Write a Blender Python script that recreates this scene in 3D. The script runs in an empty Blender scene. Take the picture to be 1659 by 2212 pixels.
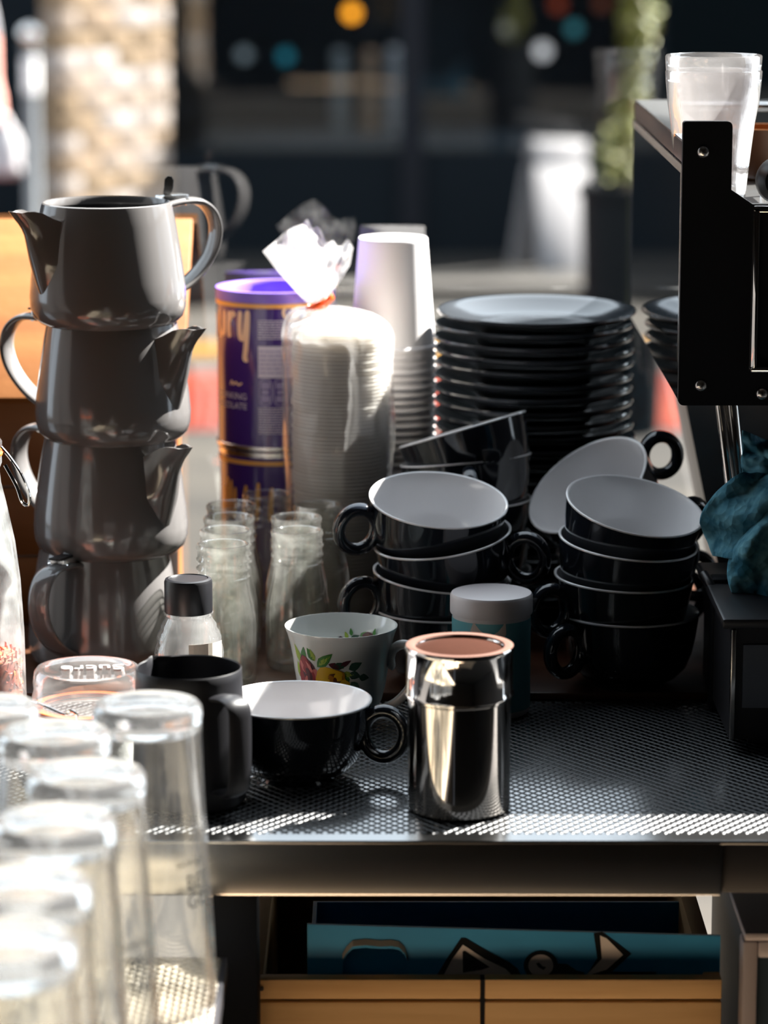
import bpy, bmesh, math, random
from mathutils import Vector, Matrix, Euler

random.seed(7)
C = bpy.context.scene.collection
SC = bpy.context.scene
PI = math.pi

# ------------------------------------------------------------------ camera, world, sun, exposure
F = 6912.0                      # focal length in pixels of the 1659 x 2212 frame
PITCH = math.radians(11.1)
CAMZ = 0.62
cam_d = bpy.data.cameras.new('camera')
cam = bpy.data.objects.new('camera', cam_d)
C.objects.link(cam)
cam.location = (0, 0, CAMZ)
cam.rotation_euler = (PI / 2 - PITCH, 0, 0)
cam_d.sensor_fit = 'VERTICAL'
cam_d.sensor_height = 32.0
cam_d.sensor_width = 24.0
cam_d.lens = F / 2212.0 * 32.0
cam_d.clip_start = 0.05
cam_d.clip_end = 200
cam_d.dof.use_dof = True
cam_d.dof.focus_distance = 2.38
cam_d.dof.aperture_fstop = 4.6
cam_d.dof.aperture_blades = 0
SC.camera = cam

w = bpy.data.worlds.new('sky')
SC.world = w
w.use_nodes = True
bg = w.node_tree.nodes['Background']
bg.inputs['Color'].default_value = (0.80, 0.90, 1.0, 1)
bg.inputs['Strength'].default_value = 2.9

SUN_AZ = math.radians(36)
SUN_EL = math.radians(45.5)
sun_d = bpy.data.lights.new('sun', 'SUN')
sun_d.energy = 78.0
sun_d.angle = math.radians(0.6)
sun_d.color = (1.0, 0.95, 0.88)
sun = bpy.data.objects.new('sun', sun_d)
C.objects.link(sun)
sdir = Vector((math.cos(SUN_AZ) * math.cos(SUN_EL), math.sin(SUN_AZ) * math.cos(SUN_EL), math.sin(SUN_EL)))
sun.rotation_euler = (-sdir).to_track_quat('-Z', 'Y').to_euler()
sun.location = (4, 5, 5)

SC.view_settings.view_transform = 'Standard'
SC.view_settings.look = 'None'
SC.view_settings.exposure = 0.0
SC.view_settings.gamma = 1.0
SC.view_settings.use_curve_mapping = False
SC.cycles.max_bounces = 14
SC.cycles.transparent_max_bounces = 48
SC.cycles.transmission_bounces = 12
SC.cycles.glossy_bounces = 5
SC.cycles.diffuse_bounces = 3
SC.cycles.sample_clamp_indirect = 4.0
SC.cycles.caustics_refractive = False
SC.cycles.caustics_reflective = False
SC.cycles.use_denoising = True
SC.cycles.use_adaptive_sampling = True
SC.cycles.adaptive_threshold = 0.02

# ------------------------------------------------------------------ pixel -> world
CP, SP = math.cos(PITCH), math.sin(PITCH)


def ray(px, py):
    u = (px - 829.5) / F
    v = -(py - 1106.0) / F
    return Vector((u, CP + v * SP, -SP + v * CP))


def P(px, py, d):               # point seen at a pixel, at ground distance d
    r = ray(px, py)
    t = d / r.y
    return Vector((r.x * t, d, CAMZ + r.z * t))


def X(px, d, z=0.1):            # x of a pixel column at ground distance d
    zc = d * CP + (CAMZ - z) * SP
    return (px - 829.5) / F * zc


def PZ(px, py, z):              # point seen at a pixel, at height z
    r = ray(px, py)
    t = (z - CAMZ) / r.z
    return Vector((r.x * t, r.y * t, z))


# ------------------------------------------------------------------ materials
def new_mat(name):
    m = bpy.data.materials.new(name)
    m.use_nodes = True
    return m, m.node_tree.nodes, m.node_tree.links


def pbr(name, col, rough=0.5, metal=0.0, coat=0.0, spec=0.5, bump=None, var=None, subs=0.0, trans=0.0, emit=None):
    m, n, l = new_mat(name)
    b = n['Principled BSDF']
    b.inputs['Base Color'].default_value = (*col, 1)
    b.inputs['Roughness'].default_value = rough
    b.inputs['Metallic'].default_value = metal
    b.inputs['Coat Weight'].default_value = coat
    b.inputs['Coat Roughness'].default_value = 0.05
    b.inputs['Specular IOR Level'].default_value = spec
    if emit:
        b.inputs['Emission Color'].default_value = (*emit[0], 1)
        b.inputs['Emission Strength'].default_value = emit[1]
    if trans:
        b.inputs['Transmission Weight'].default_value = trans
    if var or bump:
        tc = n.new('ShaderNodeTexCoord')
        mp = n.new('ShaderNodeMapping')
        l.new(tc.outputs['Object'], mp.inputs['Vector'])
    if var:                      # (scale vec, colour b, detail)
        sc, cb, det = var
        mp.inputs['Scale'].default_value = sc
        t = n.new('ShaderNodeTexNoise')
        t.inputs['Scale'].default_value = 1.0
        t.inputs['Detail'].default_value = det
        l.new(mp.outputs['Vector'], t.inputs['Vector'])
        cr = n.new('ShaderNodeValToRGB')
        cr.color_ramp.elements[0].position = 0.35
        cr.color_ramp.elements[1].position = 0.68
        cr.color_ramp.elements[0].color = (*col, 1)
        cr.color_ramp.elements[1].color = (*cb, 1)
        l.new(t.outputs['Fac'], cr.inputs['Fac'])
        l.new(cr.outputs['Color'], b.inputs['Base Color'])
    if bump:                     # (scale, strength, distance)
        t2 = n.new('ShaderNodeTexNoise')
        t2.inputs['Scale'].default_value = bump[0]
        t2.inputs['Detail'].default_value = 4
        l.new(tc.outputs['Object'], t2.inputs['Vector'])
        bp = n.new('ShaderNodeBump')
        bp.inputs['Strength'].default_value = bump[1]
        bp.inputs['Distance'].default_value = bump[2]
        l.new(t2.outputs['Fac'], bp.inputs['Height'])
        l.new(bp.outputs['Normal'], b.inputs['Normal'])
    return m


def thin_glass(name, tint=(1, 1, 1), haze=0.1, base=0.06, power=3.0, rough=0.02, hazecol=(0.9, 0.9, 0.9), mx=0.85, speck=None):
    m, n, l = new_mat(name)
    n.remove(n['Principled BSDF'])
    out = n['Material Output']
    tr = n.new('ShaderNodeBsdfTransparent'); tr.inputs['Color'].default_value = (*tint, 1)
    gl = n.new('ShaderNodeBsdfGlossy'); gl.inputs['Roughness'].default_value = rough
    lw = n.new('ShaderNodeLayerWeight'); lw.inputs['Blend'].default_value = 0.5
    pw = n.new('ShaderNodeMath'); pw.operation = 'POWER'; pw.inputs[1].default_value = power
    l.new(lw.outputs['Facing'], pw.inputs[0])
    ma = n.new('ShaderNodeMath'); ma.operation = 'MULTIPLY_ADD'
    ma.inputs[1].default_value = mx; ma.inputs[2].default_value = base
    l.new(pw.outputs[0], ma.inputs[0])
    mix = n.new('ShaderNodeMixShader')
    l.new(ma.outputs[0], mix.inputs['Fac']); l.new(tr.outputs[0], mix.inputs[1]); l.new(gl.outputs[0], mix.inputs[2])
    if haze > 0:
        df = n.new('ShaderNodeBsdfDiffuse'); df.inputs['Color'].default_value = (*hazecol, 1)
        tl = n.new('ShaderNodeBsdfTranslucent'); tl.inputs['Color'].default_value = (*hazecol, 1)
        mh = n.new('ShaderNodeMixShader'); mh.inputs['Fac'].default_value = 0.6
        l.new(df.outputs[0], mh.inputs[1]); l.new(tl.outputs[0], mh.inputs[2])
        m2 = n.new('ShaderNodeMixShader'); m2.inputs['Fac'].default_value = haze
        if speck:
            tc = n.new('ShaderNodeTexCoord')
            nz = n.new('ShaderNodeTexNoise'); nz.inputs['Scale'].default_value = speck; nz.inputs['Detail'].default_value = 5
            l.new(tc.outputs['Object'], nz.inputs['Vector'])
            mr = n.new('ShaderNodeMapRange')
            mr.inputs['From Min'].default_value = 0.35; mr.inputs['From Max'].default_value = 0.7
            mr.inputs['To Min'].default_value = haze * 0.4; mr.inputs['To Max'].default_value = haze * 1.8
            l.new(nz.outputs['Fac'], mr.inputs['Value']); l.new(mr.outputs[0], m2.inputs['Fac'])
        l.new(mix.outputs[0], m2.inputs[1]); l.new(mh.outputs[0], m2.inputs[2])
        l.new(m2.outputs[0], out.inputs['Surface'])
    else:
        l.new(mix.outputs[0], out.inputs['Surface'])
    return m


def solid_glass(name, haze=0.1, rough=0.01, tint=(1, 1, 1)):
    m, n, l = new_mat(name)
    n.remove(n['Principled BSDF'])
    out = n['Material Output']
    g = n.new('ShaderNodeBsdfGlass'); g.inputs['Roughness'].default_value = rough
    g.inputs['IOR'].default_value = 1.45; g.inputs['Color'].default_value = (*tint, 1)
    df = n.new('ShaderNodeBsdfDiffuse'); df.inputs['Color'].default_value = (.9, .9, .92, 1)
    tl = n.new('ShaderNodeBsdfTranslucent'); tl.inputs['Color'].default_value = (.9, .9, .92, 1)
    mh = n.new('ShaderNodeMixShader'); mh.inputs['Fac'].default_value = 0.6
    l.new(df.outputs[0], mh.inputs[1]); l.new(tl.outputs[0], mh.inputs[2])
    gg = n.new('ShaderNodeBsdfGlossy'); gg.inputs['Roughness'].default_value = .22
    m1 = n.new('ShaderNodeMixShader'); m1.inputs['Fac'].default_value = .07
    l.new(g.outputs[0], m1.inputs[1]); l.new(gg.outputs[0], m1.inputs[2])
    m2 = n.new('ShaderNodeMixShader'); m2.inputs['Fac'].default_value = haze
    l.new(m1.outputs[0], m2.inputs[1]); l.new(mh.outputs[0], m2.inputs[2])
    l.new(m2.outputs[0], out.inputs['Surface'])
    return m


def emit_mat(name, col, s):
    m, n, l = new_mat(name)
    n.remove(n['Principled BSDF'])
    e = n.new('ShaderNodeEmission'); e.inputs['Color'].default_value = (*col, 1); e.inputs['Strength'].default_value = s
    l.new(e.outputs[0], n['Material Output'].inputs['Surface'])
    return m


def wood_mat(name, a, b, scale=(3, 40, 40), rough=0.5):
    return pbr(name, a, rough, spec=.25, var=(scale, b, 6), bump=(60, .15, .002))


M = {}
M['black_glaze'] = pbr('black_glaze', (0.010, 0.013, 0.019), 0.09, coat=0.3)
M['navy_handle'] = M['black_glaze']
M['white_glaze'] = pbr('white_glaze', (0.89, 0.87, 0.87), 0.12, coat=0.3)
M['pot_glaze'] = pbr('pot_glaze', (0.125, 0.119, 0.119), 0.14, coat=0.3)
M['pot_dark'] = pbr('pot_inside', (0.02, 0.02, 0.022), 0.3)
M['steel'] = pbr('steel', (0.62, 0.62, 0.62), 0.22, metal=1.0)
M['brushed'] = pbr('brushed_steel', (0.55, 0.54, 0.52), 0.20, metal=1.0, bump=(25, .04, .002))
M['canister'] = pbr('canister_steel', (0.50, 0.47, 0.44), 0.08, metal=1.0)
M['table_steel'] = pbr('table_steel', (0.34, 0.34, 0.34), 0.17, metal=1.0, bump=(25, .04, .002))
M['chrome'] = pbr('chrome', (0.82, 0.80, 0.78), 0.07, metal=1.0)
M['mirror_steel'] = pbr('mirror_steel', (0.50, 0.52, 0.55), 0.035, metal=1.0)
M['plate'] = pbr('plate_glaze', (0.030, 0.034, 0.040), 0.16, coat=0.3)
M['paper'] = pbr('white_paper', (0.86, 0.83, 0.84), 0.55)
M['purple'] = pbr('purple_print', (0.055, 0.020, 0.190), 0.22, coat=0.5)
M['purple_lid'] = pbr('purple_plastic', (0.20, 0.12, 0.55), 0.35)
M['gold'] = pbr('gold_print', (0.85, 0.42, 0.10), 0.3)
M['goldpale'] = pbr('pale_gold_print', (0.90, 0.62, 0.42), 0.35)
M['label_white'] = pbr('label_white', (0.72, 0.66, 0.78), 0.4)
M['label_mid'] = pbr('label_mid', (0.34, 0.28, 0.50), 0.4)
M['tin_rim'] = pbr('tin_rim', (0.75, 0.70, 0.68), 0.25, metal=1.0)
M['orange_tape'] = pbr('orange_tape', (0.90, 0.10, 0.012), 0.35)
M['black_plastic'] = pbr('black_plastic', (0.008, 0.008, 0.010), 0.35)
M['black_matte'] = pbr('black_matte', (0.003, 0.004, 0.006), 0.6, spec=.12)
M['black_steel'] = pbr('black_steel', (0.009, 0.009, 0.011), 0.4, spec=.3)
M['orange_rubber'] = pbr('orange_rubber', (0.85, 0.14, 0.02), 0.5)
M['tea'] = pbr('dried_tea', (0.30, 0.035, 0.02), 0.7, var=((160, 160, 160), (0.62, 0.16, 0.08), 3))
M['cocoa'] = pbr('cocoa_mesh', (0.22, 0.095, 0.06), 0.8)
M['teal_label'] = pbr('teal_label', (0.13, 0.42, 0.47), 0.4)
M['pale_plastic'] = pbr('pale_plastic', (0.76, 0.70, 0.70), 0.4)
M['cream'] = pbr('cream_label', (0.72, 0.62, 0.55), 0.5)
M['wood_orange'] = wood_mat('orange_wood', (0.165, 0.056, 0.011), (0.235, 0.090, 0.022), (2, 30, 30), 0.45)
M['wood_crate'] = wood_mat('crate_wood', (0.52, 0.31, 0.125), (0.70, 0.46, 0.22), (4, 6, 60), 0.6)
M['wood_dark'] = wood_mat('dark_wood', (0.035, 0.014, 0.008), (0.07, 0.028, 0.014), (3, 30, 30), 0.35)
M['bag_film'] = thin_glass('bag_film', (0.98, 0.98, 0.98), haze=0.17, base=0.05, power=2.5, rough=0.12, hazecol=(.95, .93, .93))
M['bag_top'] = thin_glass('bag_top_film', (0.97, 0.97, 0.97), haze=0.22, base=0.06, power=2.0, rough=0.10, hazecol=(.97, .95, .95))
M['lid_plastic'] = thin_glass('lid_plastic', (0.95, 0.94, 0.92), haze=0.62, base=0.05, power=3, rough=0.15, hazecol=(.98, .96, .93))
M['bottle_glass'] = thin_glass('bottle_glass', (0.965, 0.97, 0.95), haze=0.024, base=0.05, power=1.8, rough=0.03, speck=70, hazecol=(.9, .9, .88))
M['jar_glass'] = thin_glass('jar_glass', (0.93, 0.95, 0.95), haze=0.10, base=0.05, power=3, rough=0.03, speck=60)
M['lidglass'] = thin_glass('lid_glass', (0.97, 0.96, 0.96), haze=0.045, base=0.06, power=2, rough=0.05)
M['pet'] = thin_glass('clear_plastic', (0.95, 0.95, 0.95), haze=0.06, base=0.06, power=2, rough=0.05)
M['front_glass'] = solid_glass('front_glass', 0.035, 0.01, (.97, .98, .98))
M['tumbler_glass'] = thin_glass('tumbler_glass', (0.98, 0.97, 0.97), haze=0.04, base=0.08, power=1.5, rough=0.06, hazecol=(.97, .95, .95))
M['front_thin'] = thin_glass('front_thin_glass', (0.97, 0.975, 0.975), haze=0.006, base=0.05, power=2.0, rough=0.03, hazecol=(.92, .92, .94), speck=25)
M['pane'] = thin_glass('window_pane', (0.95, 0.97, 0.97), haze=0.0, base=0.13, power=3, rough=0.0)
M['ink'] = pbr('black_ink', (0.004, 0.005, 0.005), 0.7, spec=.1)
M['net_tan'] = pbr('tan_net', (0.19, 0.155, 0.105), 0.5)
M['net_black'] = pbr('black_net', (0.010, 0.012, 0.015), 0.5)
M['blue_print'] = pbr('blue_print', (0.008, 0.20, 0.42), 0.4, var=((9, 9, 25), (0.02, 0.28, 0.54), 2))
M['print_white'] = pbr('print_white', (0.62, 0.57, 0.53), 0.5)
M['cardboard'] = pbr('cardboard', (0.62, 0.52, 0.40), 0.7)
M['blue_cloth'] = None
M['grey_metal'] = pbr('grey_metal', (0.32, 0.31, 0.31), 0.35, metal=0.7, var=((14, 14, 14), (0.42, 0.40, 0.40), 4))
M['frame_metal'] = pbr('frame_metal', (0.42, 0.38, 0.39), 0.45)
M['deep_blue'] = pbr('deep_blue', (0.008, 0.03, 0.05), 0.4)
M['red'] = pbr('petal_red', (0.30, 0.012, 0.018), 0.3)
M['darkred'] = pbr('petal_dark_red', (0.075, 0.006, 0.014), 0.3)
M['pink'] = pbr('petal_pink', (0.62, 0.16, 0.14), 0.3)
M['yellow'] = pbr('petal_yellow', (0.78, 0.47, 0.02), 0.3)
M['ochre'] = pbr('petal_ochre', (0.42, 0.17, 0.01), 0.3)
M['brown'] = pbr('petal_brown', (0.13, 0.035, 0.012), 0.3)
M['green'] = pbr('leaf_green', (0.045, 0.20, 0.028), 0.3)
M['darkgreen'] = pbr('leaf_dark_green', (0.012, 0.06, 0.03), 0.3)
M['lime'] = pbr('leaf_lime', (0.36, 0.48, 0.06), 0.3)


def cloth_mat():
    m, n, l = new_mat('blue_cloth')
    b = n['Principled BSDF']
    b.inputs['Roughness'].default_value = 0.9
    tc = n.new('ShaderNodeTexCoord')
    v = n.new('ShaderNodeTexVoronoi'); v.inputs['Scale'].default_value = 190
    l.new(tc.outputs['Object'], v.inputs['Vector'])
    nz = n.new('ShaderNodeTexNoise'); nz.inputs['Scale'].default_value = 45; nz.inputs['Detail'].default_value = 3
    l.new(tc.outputs['Object'], nz.inputs['Vector'])
    cr = n.new('ShaderNodeValToRGB')
    cr.color_ramp.elements[0].position = .42; cr.color_ramp.elements[0].color = (0.016, 0.14, 0.22, 1)
    cr.color_ramp.elements[1].position = .72; cr.color_ramp.elements[1].color = (0.18, 0.46, 0.56, 1)
    l.new(nz.outputs['Fac'], cr.inputs['Fac']); l.new(cr.outputs['Color'], b.inputs['Base Color'])
    bp = n.new('ShaderNodeBump'); bp.inputs['Strength'].default_value = .8; bp.inputs['Distance'].default_value = .0015
    l.new(v.outputs['Distance'], bp.inputs['Height']); l.new(bp.outputs['Normal'], b.inputs['Normal'])
    return m


M['blue_cloth'] = cloth_mat()


def mesh_screen_mat():
    m, n, l = new_mat('woven_screen')
    b = n['Principled BSDF']
    b.inputs['Roughness'].default_value = .9
    b.inputs['Specular IOR Level'].default_value = .03
    tc = n.new('ShaderNodeTexCoord')
    ck = n.new('ShaderNodeTexChecker'); ck.inputs['Scale'].default_value = 1500
    ck.inputs['Color1'].default_value = (0.040, 0.014, 0.0085, 1); ck.inputs['Color2'].default_value = (0.014, 0.005, 0.003, 1)
    l.new(tc.outputs['Object'], ck.inputs['Vector']); l.new(ck.outputs['Color'], b.inputs['Base Color'])
    return m


M['screen'] = mesh_screen_mat()


# ------------------------------------------------------------------ mesh helpers
class MB:
    def __init__(s):
        s.v = []; s.f = []; s.mi = []; s.cur = 0

    def add(s, verts, faces, mat=None):
        o = len(s.v)
        s.v += [tuple(v) for v in verts]
        s.f += [tuple(i + o for i in f) for f in faces]
        s.mi += [s.cur if mat is None else mat] * len(faces)

    def box(s, x0, x1, y0, y1, z0, z1):
        s.add([(x0, y0, z0), (x1, y0, z0), (x1, y1, z0), (x0, y1, z0), (x0, y0, z1), (x1, y0, z1), (x1, y1, z1), (x0, y1, z1)],
              [(0, 3, 2, 1), (4, 5, 6, 7), (0, 1, 5, 4), (1, 2, 6, 5), (2, 3, 7, 6), (3, 0, 4, 7)])

    def lathe(s, prof, seg=48, closed=False, rfun=None, cx=0, cy=0):
        vs = []; fs = []; rings = []
        for (r, z) in prof:
            if r < 1e-7:
                rings.append([len(vs)]); vs.append((cx, cy, z))
            else:
                ring = []
                for k in range(seg):
                    a = 2 * PI * k / seg
                    rr = r * (rfun(a, z) if rfun else 1)
                    ring.append(len(vs)); vs.append((cx + rr * math.cos(a), cy + rr * math.sin(a), z))
                rings.append(ring)
        pairs = list(zip(rings[:-1], rings[1:]))
        if closed:
            pairs.append((rings[-1], rings[0]))
        for A, B in pairs:
            if len(A) == 1 and len(B) == 1:
                continue
            for k in range(seg):
                k2 = (k + 1) % seg
                if len(A) == 1:
                    fs.append((A[0], B[k2], B[k]))
                elif len(B) == 1:
                    fs.append((A[k], A[k2], B[0]))
                else:
                    fs.append((A[k], A[k2], B[k2], B[k]))
        s.add(vs, fs)

    def tube(s, pts, rad, seg=12, cap=True, loop=False, up=None, flat=1.0):
        """swept ring; rad number or list; flat scales the ring along the frame's second axis"""
        pts = [Vector(p) for p in pts]
        n = len(pts)
        if not hasattr(rad, '__len__'):
            rad = [rad] * n
        vs = []; fs = []
        ref = Vector(up) if up else Vector((0, 0, 1))
        prev = None
        for i, p in enumerate(pts):
            if loop:
                t = pts[(i + 1) % n] - pts[i - 1]
            else:
                t = pts[min(i + 1, n - 1)] - pts[max(i - 1, 0)]
            t.normalize()
            if up:
                a = ref.cross(t)
            else:
                a = (prev - t * prev.dot(t)) if prev is not None else ref.cross(t)
            if a.length < 1e-5:
                a = Vector((1, 0, 0)).cross(t)
            a.normalize(); prev = a
            b = t.cross(a)
            for k in range(seg):
                an = 2 * PI * k / seg
                vs.append(p + a * (rad[i] * math.cos(an)) + b * (rad[i] * flat * math.sin(an)))
        m = n if loop else n - 1
        for i in range(m):
            j = (i + 1) % n
            for k in range(seg):
                k2 = (k + 1) % seg
                fs.append((i * seg + k, i * seg + k2, j * seg + k2, j * seg + k))
        if cap and not loop:
            fs.append(tuple(reversed(range(seg))))
            fs.append(tuple((n - 1) * seg + k for k in range(seg)))
        s.add(vs, fs)

    def prism_xz(s, pts, y0, y1):
        n = len(pts)
        vs = [(x, y0, z) for x, z in pts] + [(x, y1, z) for x, z in pts]
        fs = [tuple(range(n)), tuple(reversed(range(n, 2 * n)))]
        for k in range(n):
            k2 = (k + 1) % n
            fs.append((k, k + n, k2 + n, k2))
        s.add(vs, fs)

    def build(s, name, mat, parent=None, smooth=True, loc=None, bevel=0, autosmooth=40):
        me = bpy.data.meshes.new(name)
        me.from_pydata(s.v, [], s.f)
        me.update()
        mats = mat if isinstance(mat, (list, tuple)) else [mat]
        for m in mats:
            me.materials.append(m)
        if len(mats) > 1:
            me.polygons.foreach_set('material_index', s.mi)
        bm = bmesh.new(); bm.from_mesh(me)
        bmesh.ops.remove_doubles(bm, verts=bm.verts, dist=1e-6)
        bmesh.ops.recalc_face_normals(bm, faces=bm.faces)
        if bevel:
            bmesh.ops.bevel(bm, geom=[e for e in bm.edges if len(e.link_faces) == 2 and e.calc_face_angle(0) > .6],
                            offset=bevel, segments=2, profile=.5, affect='EDGES')
        if smooth:
            lim = math.radians(autosmooth)
            for f in bm.faces:
                f.smooth = True
            for e in bm.edges:
                if len(e.link_faces) == 2 and e.calc_face_angle(0) > lim:
                    e.smooth = False
        bm.to_mesh(me); bm.free()
        o = bpy.data.objects.new(name, me)
        C.objects.link(o)
        if parent is not None:
            o.parent = parent
        if loc is not None:
            o.location = loc
        return o


def tag(o, label=None, cat=None, group=None, kind=None):
    if label: o['label'] = label
    if cat: o['category'] = cat
    if group: o['group'] = group
    if kind: o['kind'] = kind
    return o


def thing(name, label, cat, loc=(0, 0, 0), group=None, rot=None, rz=0):
    o = bpy.data.objects.new(name, None)
    o.empty_display_size = .02
    C.objects.link(o)
    o.location = loc
    o.rotation_euler = rot if rot is not None else (0, 0, rz)
    return tag(o, label, cat, group)


def dup(root, loc, rot=None, label=None, group=None):
    r = root.copy(); C.objects.link(r)
    r.location = loc
    if rot is not None: r.rotation_euler = rot
    if label: r['label'] = label
    if group: r['group'] = group
    for ch in list(root.children):
        c = ch.copy(); C.objects.link(c); c.parent = r
        for g in list(ch.children):
            d = g.copy(); C.objects.link(d); d.parent = c
    return r


def arc(cx, cy, r, a0, a1, n):
    return [(cx + r * math.cos(a0 + (a1 - a0) * k / n), cy + r * math.sin(a0 + (a1 - a0) * k / n)) for k in range(n + 1)]


def spline(pts, n=8):
    """Catmull-Rom through points"""
    pts = [Vector(p) for p in pts]
    out = []
    for i in range(len(pts) - 1):
        p0 = pts[max(i - 1, 0)]; p1 = pts[i]; p2 = pts[i + 1]; p3 = pts[min(i + 2, len(pts) - 1)]
        for k in range(n):
            t = k / n
            out.append(.5 * ((2 * p1) + (p2 - p0) * t + (2 * p0 - 5 * p1 + 4 * p2 - p3) * t * t + (3 * p1 - p0 - 3 * p2 + p3) * t ** 3))
    out.append(pts[-1])
    return out


def text_polys(s, size, align='LEFT', shear=0, extrude=0):
    cu = bpy.data.curves.new('txt', 'FONT')
    cu.body = s; cu.size = size; cu.align_x = align; cu.shear = shear; cu.extrude = extrude
    cu.resolution_u = 3
    o = bpy.data.objects.new('txt', cu)
    C.objects.link(o)
    dg = bpy.context.evaluated_depsgraph_get()
    me = bpy.data.meshes.new_from_object(o.evaluated_get(dg))
    vs = [v.co.copy() for v in me.vertices]; fs = [tuple(p.vertices) for p in me.polygons]
    bpy.data.objects.remove(o); bpy.data.curves.remove(cu); bpy.data.meshes.remove(me)
    return vs, fs


def on_cyl(vs, R, ang0, z0):
    """flat (x,y) -> cylinder radius R (number or function of z), x measured along the surface from ang0"""
    out = []
    for v in vs:
        z = z0 + v[1]
        r = R(z) if callable(R) else R
        a = ang0 + v[0] / r
        out.append((r * math.cos(a), r * math.sin(a), z))
    return out


def net(mb, x0, x1, y0, y1, z, cx, cy, w_, h):
    """diamond net of thin strands inside a rectangle"""
    L = (x1 - x0); D = (y1 - y0)
    s = cy / cx
    for sg in (1, -1):
        k = -int(D / cy) - 2
        while k * cx < L + cx:
            xs = x0 + k * cx if sg == 1 else x0 + k * cx
            # line: x = xs + t*cx, y = y0 + t*cy (sg=1)  or from the far edge down (sg=-1)
            ta, tb = 0.0, D / cy
            ta = max(ta, (x0 - xs) / cx); tb = min(tb, (x1 - xs) / cx)
            if tb - ta > .05:
                ax, bx_ = xs + ta * cx, xs + tb * cx
                ay, by_ = (y0 + ta * cy, y0 + tb * cy) if sg == 1 else (y1 - ta * cy, y1 - tb * cy)
                dx, dy = bx_ - ax, by_ - ay
                ln = math.hypot(dx, dy); nx, ny = -dy / ln * w_ / 2, dx / ln * w_ / 2
                zz = z + (0 if sg == 1 else h * .45)
                mb.add([(ax + nx, ay + ny, zz), (ax - nx, ay - ny, zz), (bx_ - nx, by_ - ny, zz), (bx_ + nx, by_ + ny, zz),
                        (ax + nx * .4, ay + ny * .4, zz + h), (ax - nx * .4, ay - ny * .4, zz + h), (bx_ - nx * .4, by_ - ny * .4, zz + h), (bx_ + nx * .4, by_ + ny * .4, zz + h)],
                       [(0, 1, 2, 3), (7, 6, 5, 4), (0, 4, 5, 1), (1, 5, 6, 2), (2, 6, 7, 3), (3, 7, 4, 0)])
            k += 1


def rbox(name, mat, x0, x1, y0, y1, z0, z1, parent=None, bevel=0.001):
    mb = MB(); mb.box(x0, x1, y0, y1, z0, z1)
    return mb.build(name, mat, parent, smooth=bool(bevel), bevel=bevel)


STEEL_Z = -0.006
GROUND = -0.95

# ------------------------------------------------------------------ setting: street, shop front, added stall shell
M['asphalt'] = pbr('asphalt', (0.013, 0.0125, 0.012), 0.7, var=((.5, 3.2, 1), (0.030, 0.027, 0.023), 5), spec=.06)
mb = MB(); mb.box(-9, 9, 2.9, 30, GROUND - .1, GROUND)
tag(mb.build('floor', M['asphalt'], smooth=False), kind='structure')
mb = MB(); mb.box(-2.2, 2.2, -2.2, 2.9, GROUND - .1, GROUND)
tag(mb.build('floor_stall', pbr('stall_floor', (0.022, 0.018, 0.015), .8), smooth=False), kind='structure')
mb = MB(); mb.box(-.75, .70, .80, 1.66, GROUND, GROUND + .012)  # added pale mat, bounces sun onto the crate and apron
tag(mb.build('floor_mat', pbr('pale_bounce_mat', (0.34, 0.25, 0.17), .9, spec=.1), smooth=False), 'added pale mat bouncing sunlight towards the steel table front', 'mat')
M['redpaint'] = pbr('red_paint', (0.055, 0.0045, 0.0016), .8, var=((3, 3, 3), (0.07, 0.009, 0.003), 4), spec=.06)
M['yellowpaint'] = pbr('yellow_paint', (0.09, 0.042, 0.002), .8, spec=.06)
mb = MB(); mb.box(-4, 4, 9.25, 10.35, GROUND, GROUND + .004)
tag(mb.build('road_marking', M['redpaint'], smooth=False), 'broad faded red painted strip across the road', 'road marking')
mb = MB(); mb.box(-4, 4, 10.75, 11.05, GROUND, GROUND + .004)
tag(mb.build('road_marking', M['yellowpaint'], smooth=False), 'yellow painted line beyond the red strip on the road', 'road marking')
mb = MB(); mb.box(-6, 6, 12.2, 12.35, GROUND, GROUND + .06)
tag(mb.build('trim_1', pbr('kerb', (.035, .032, .029), .8, spec=.1), smooth=False, bevel=.01), kind='structure')
mb = MB(); mb.box(-6, 6, 12.35, 13.3, GROUND, GROUND + .055)
tag(mb.build('floor_pavement', pbr('pavement', (.018, .017, .016), .8, spec=.1), smooth=False), kind='structure')

# dark shop front across the street, with a wide window
M['facade'] = pbr('facade_paint', (0.004, 0.0065, 0.009), 0.9, spec=.1)
FY = 13.3
WZ0 = P(800, 330, FY).z
mb = MB()
mb.box(-6, 1.15, FY, FY + .2, GROUND, WZ0)
mb.box(-6, 1.15, FY, FY + .2, 1.65, 1.80)
mb.box(-6, -.95, FY, FY + .2, WZ0, 1.65)
mb.box(1.05, 1.15, FY, FY + .2, WZ0, 1.65)
tag(mb.build('wall_far', M['facade'], smooth=False), kind='structure')
mb = MB(); mb.box(-6, 1.15, FY + 2.4, FY + 2.5, GROUND, 1.8); mb.box(-6, -5.9, FY + .2, FY + 2.4, GROUND, 1.8)
mb.box(1.10, 1.15, FY + .2, FY + 2.4, GROUND, 1.8); mb.box(-6, 1.15, FY + .2, FY + 2.5, 1.75, 1.8)
tag(mb.build('wall_shop_interior', pbr('shop_interior', (0.012, 0.016, 0.022), .8), smooth=False), kind='structure')
mb = MB(); mb.box(-.95, 1.05, FY + .08, FY + .09, WZ0, 1.65)
tag(mb.build('window_1', thin_glass('shop_glass', (.8, .83, .85), 0, .05, 3, 0.0), smooth=False), kind='structure')
mb = MB()
for xx in (X(890, FY, 0), ):
    mb.box(xx - .05, xx + .05, FY - .03, FY + .12, GROUND, 1.65)
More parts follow.
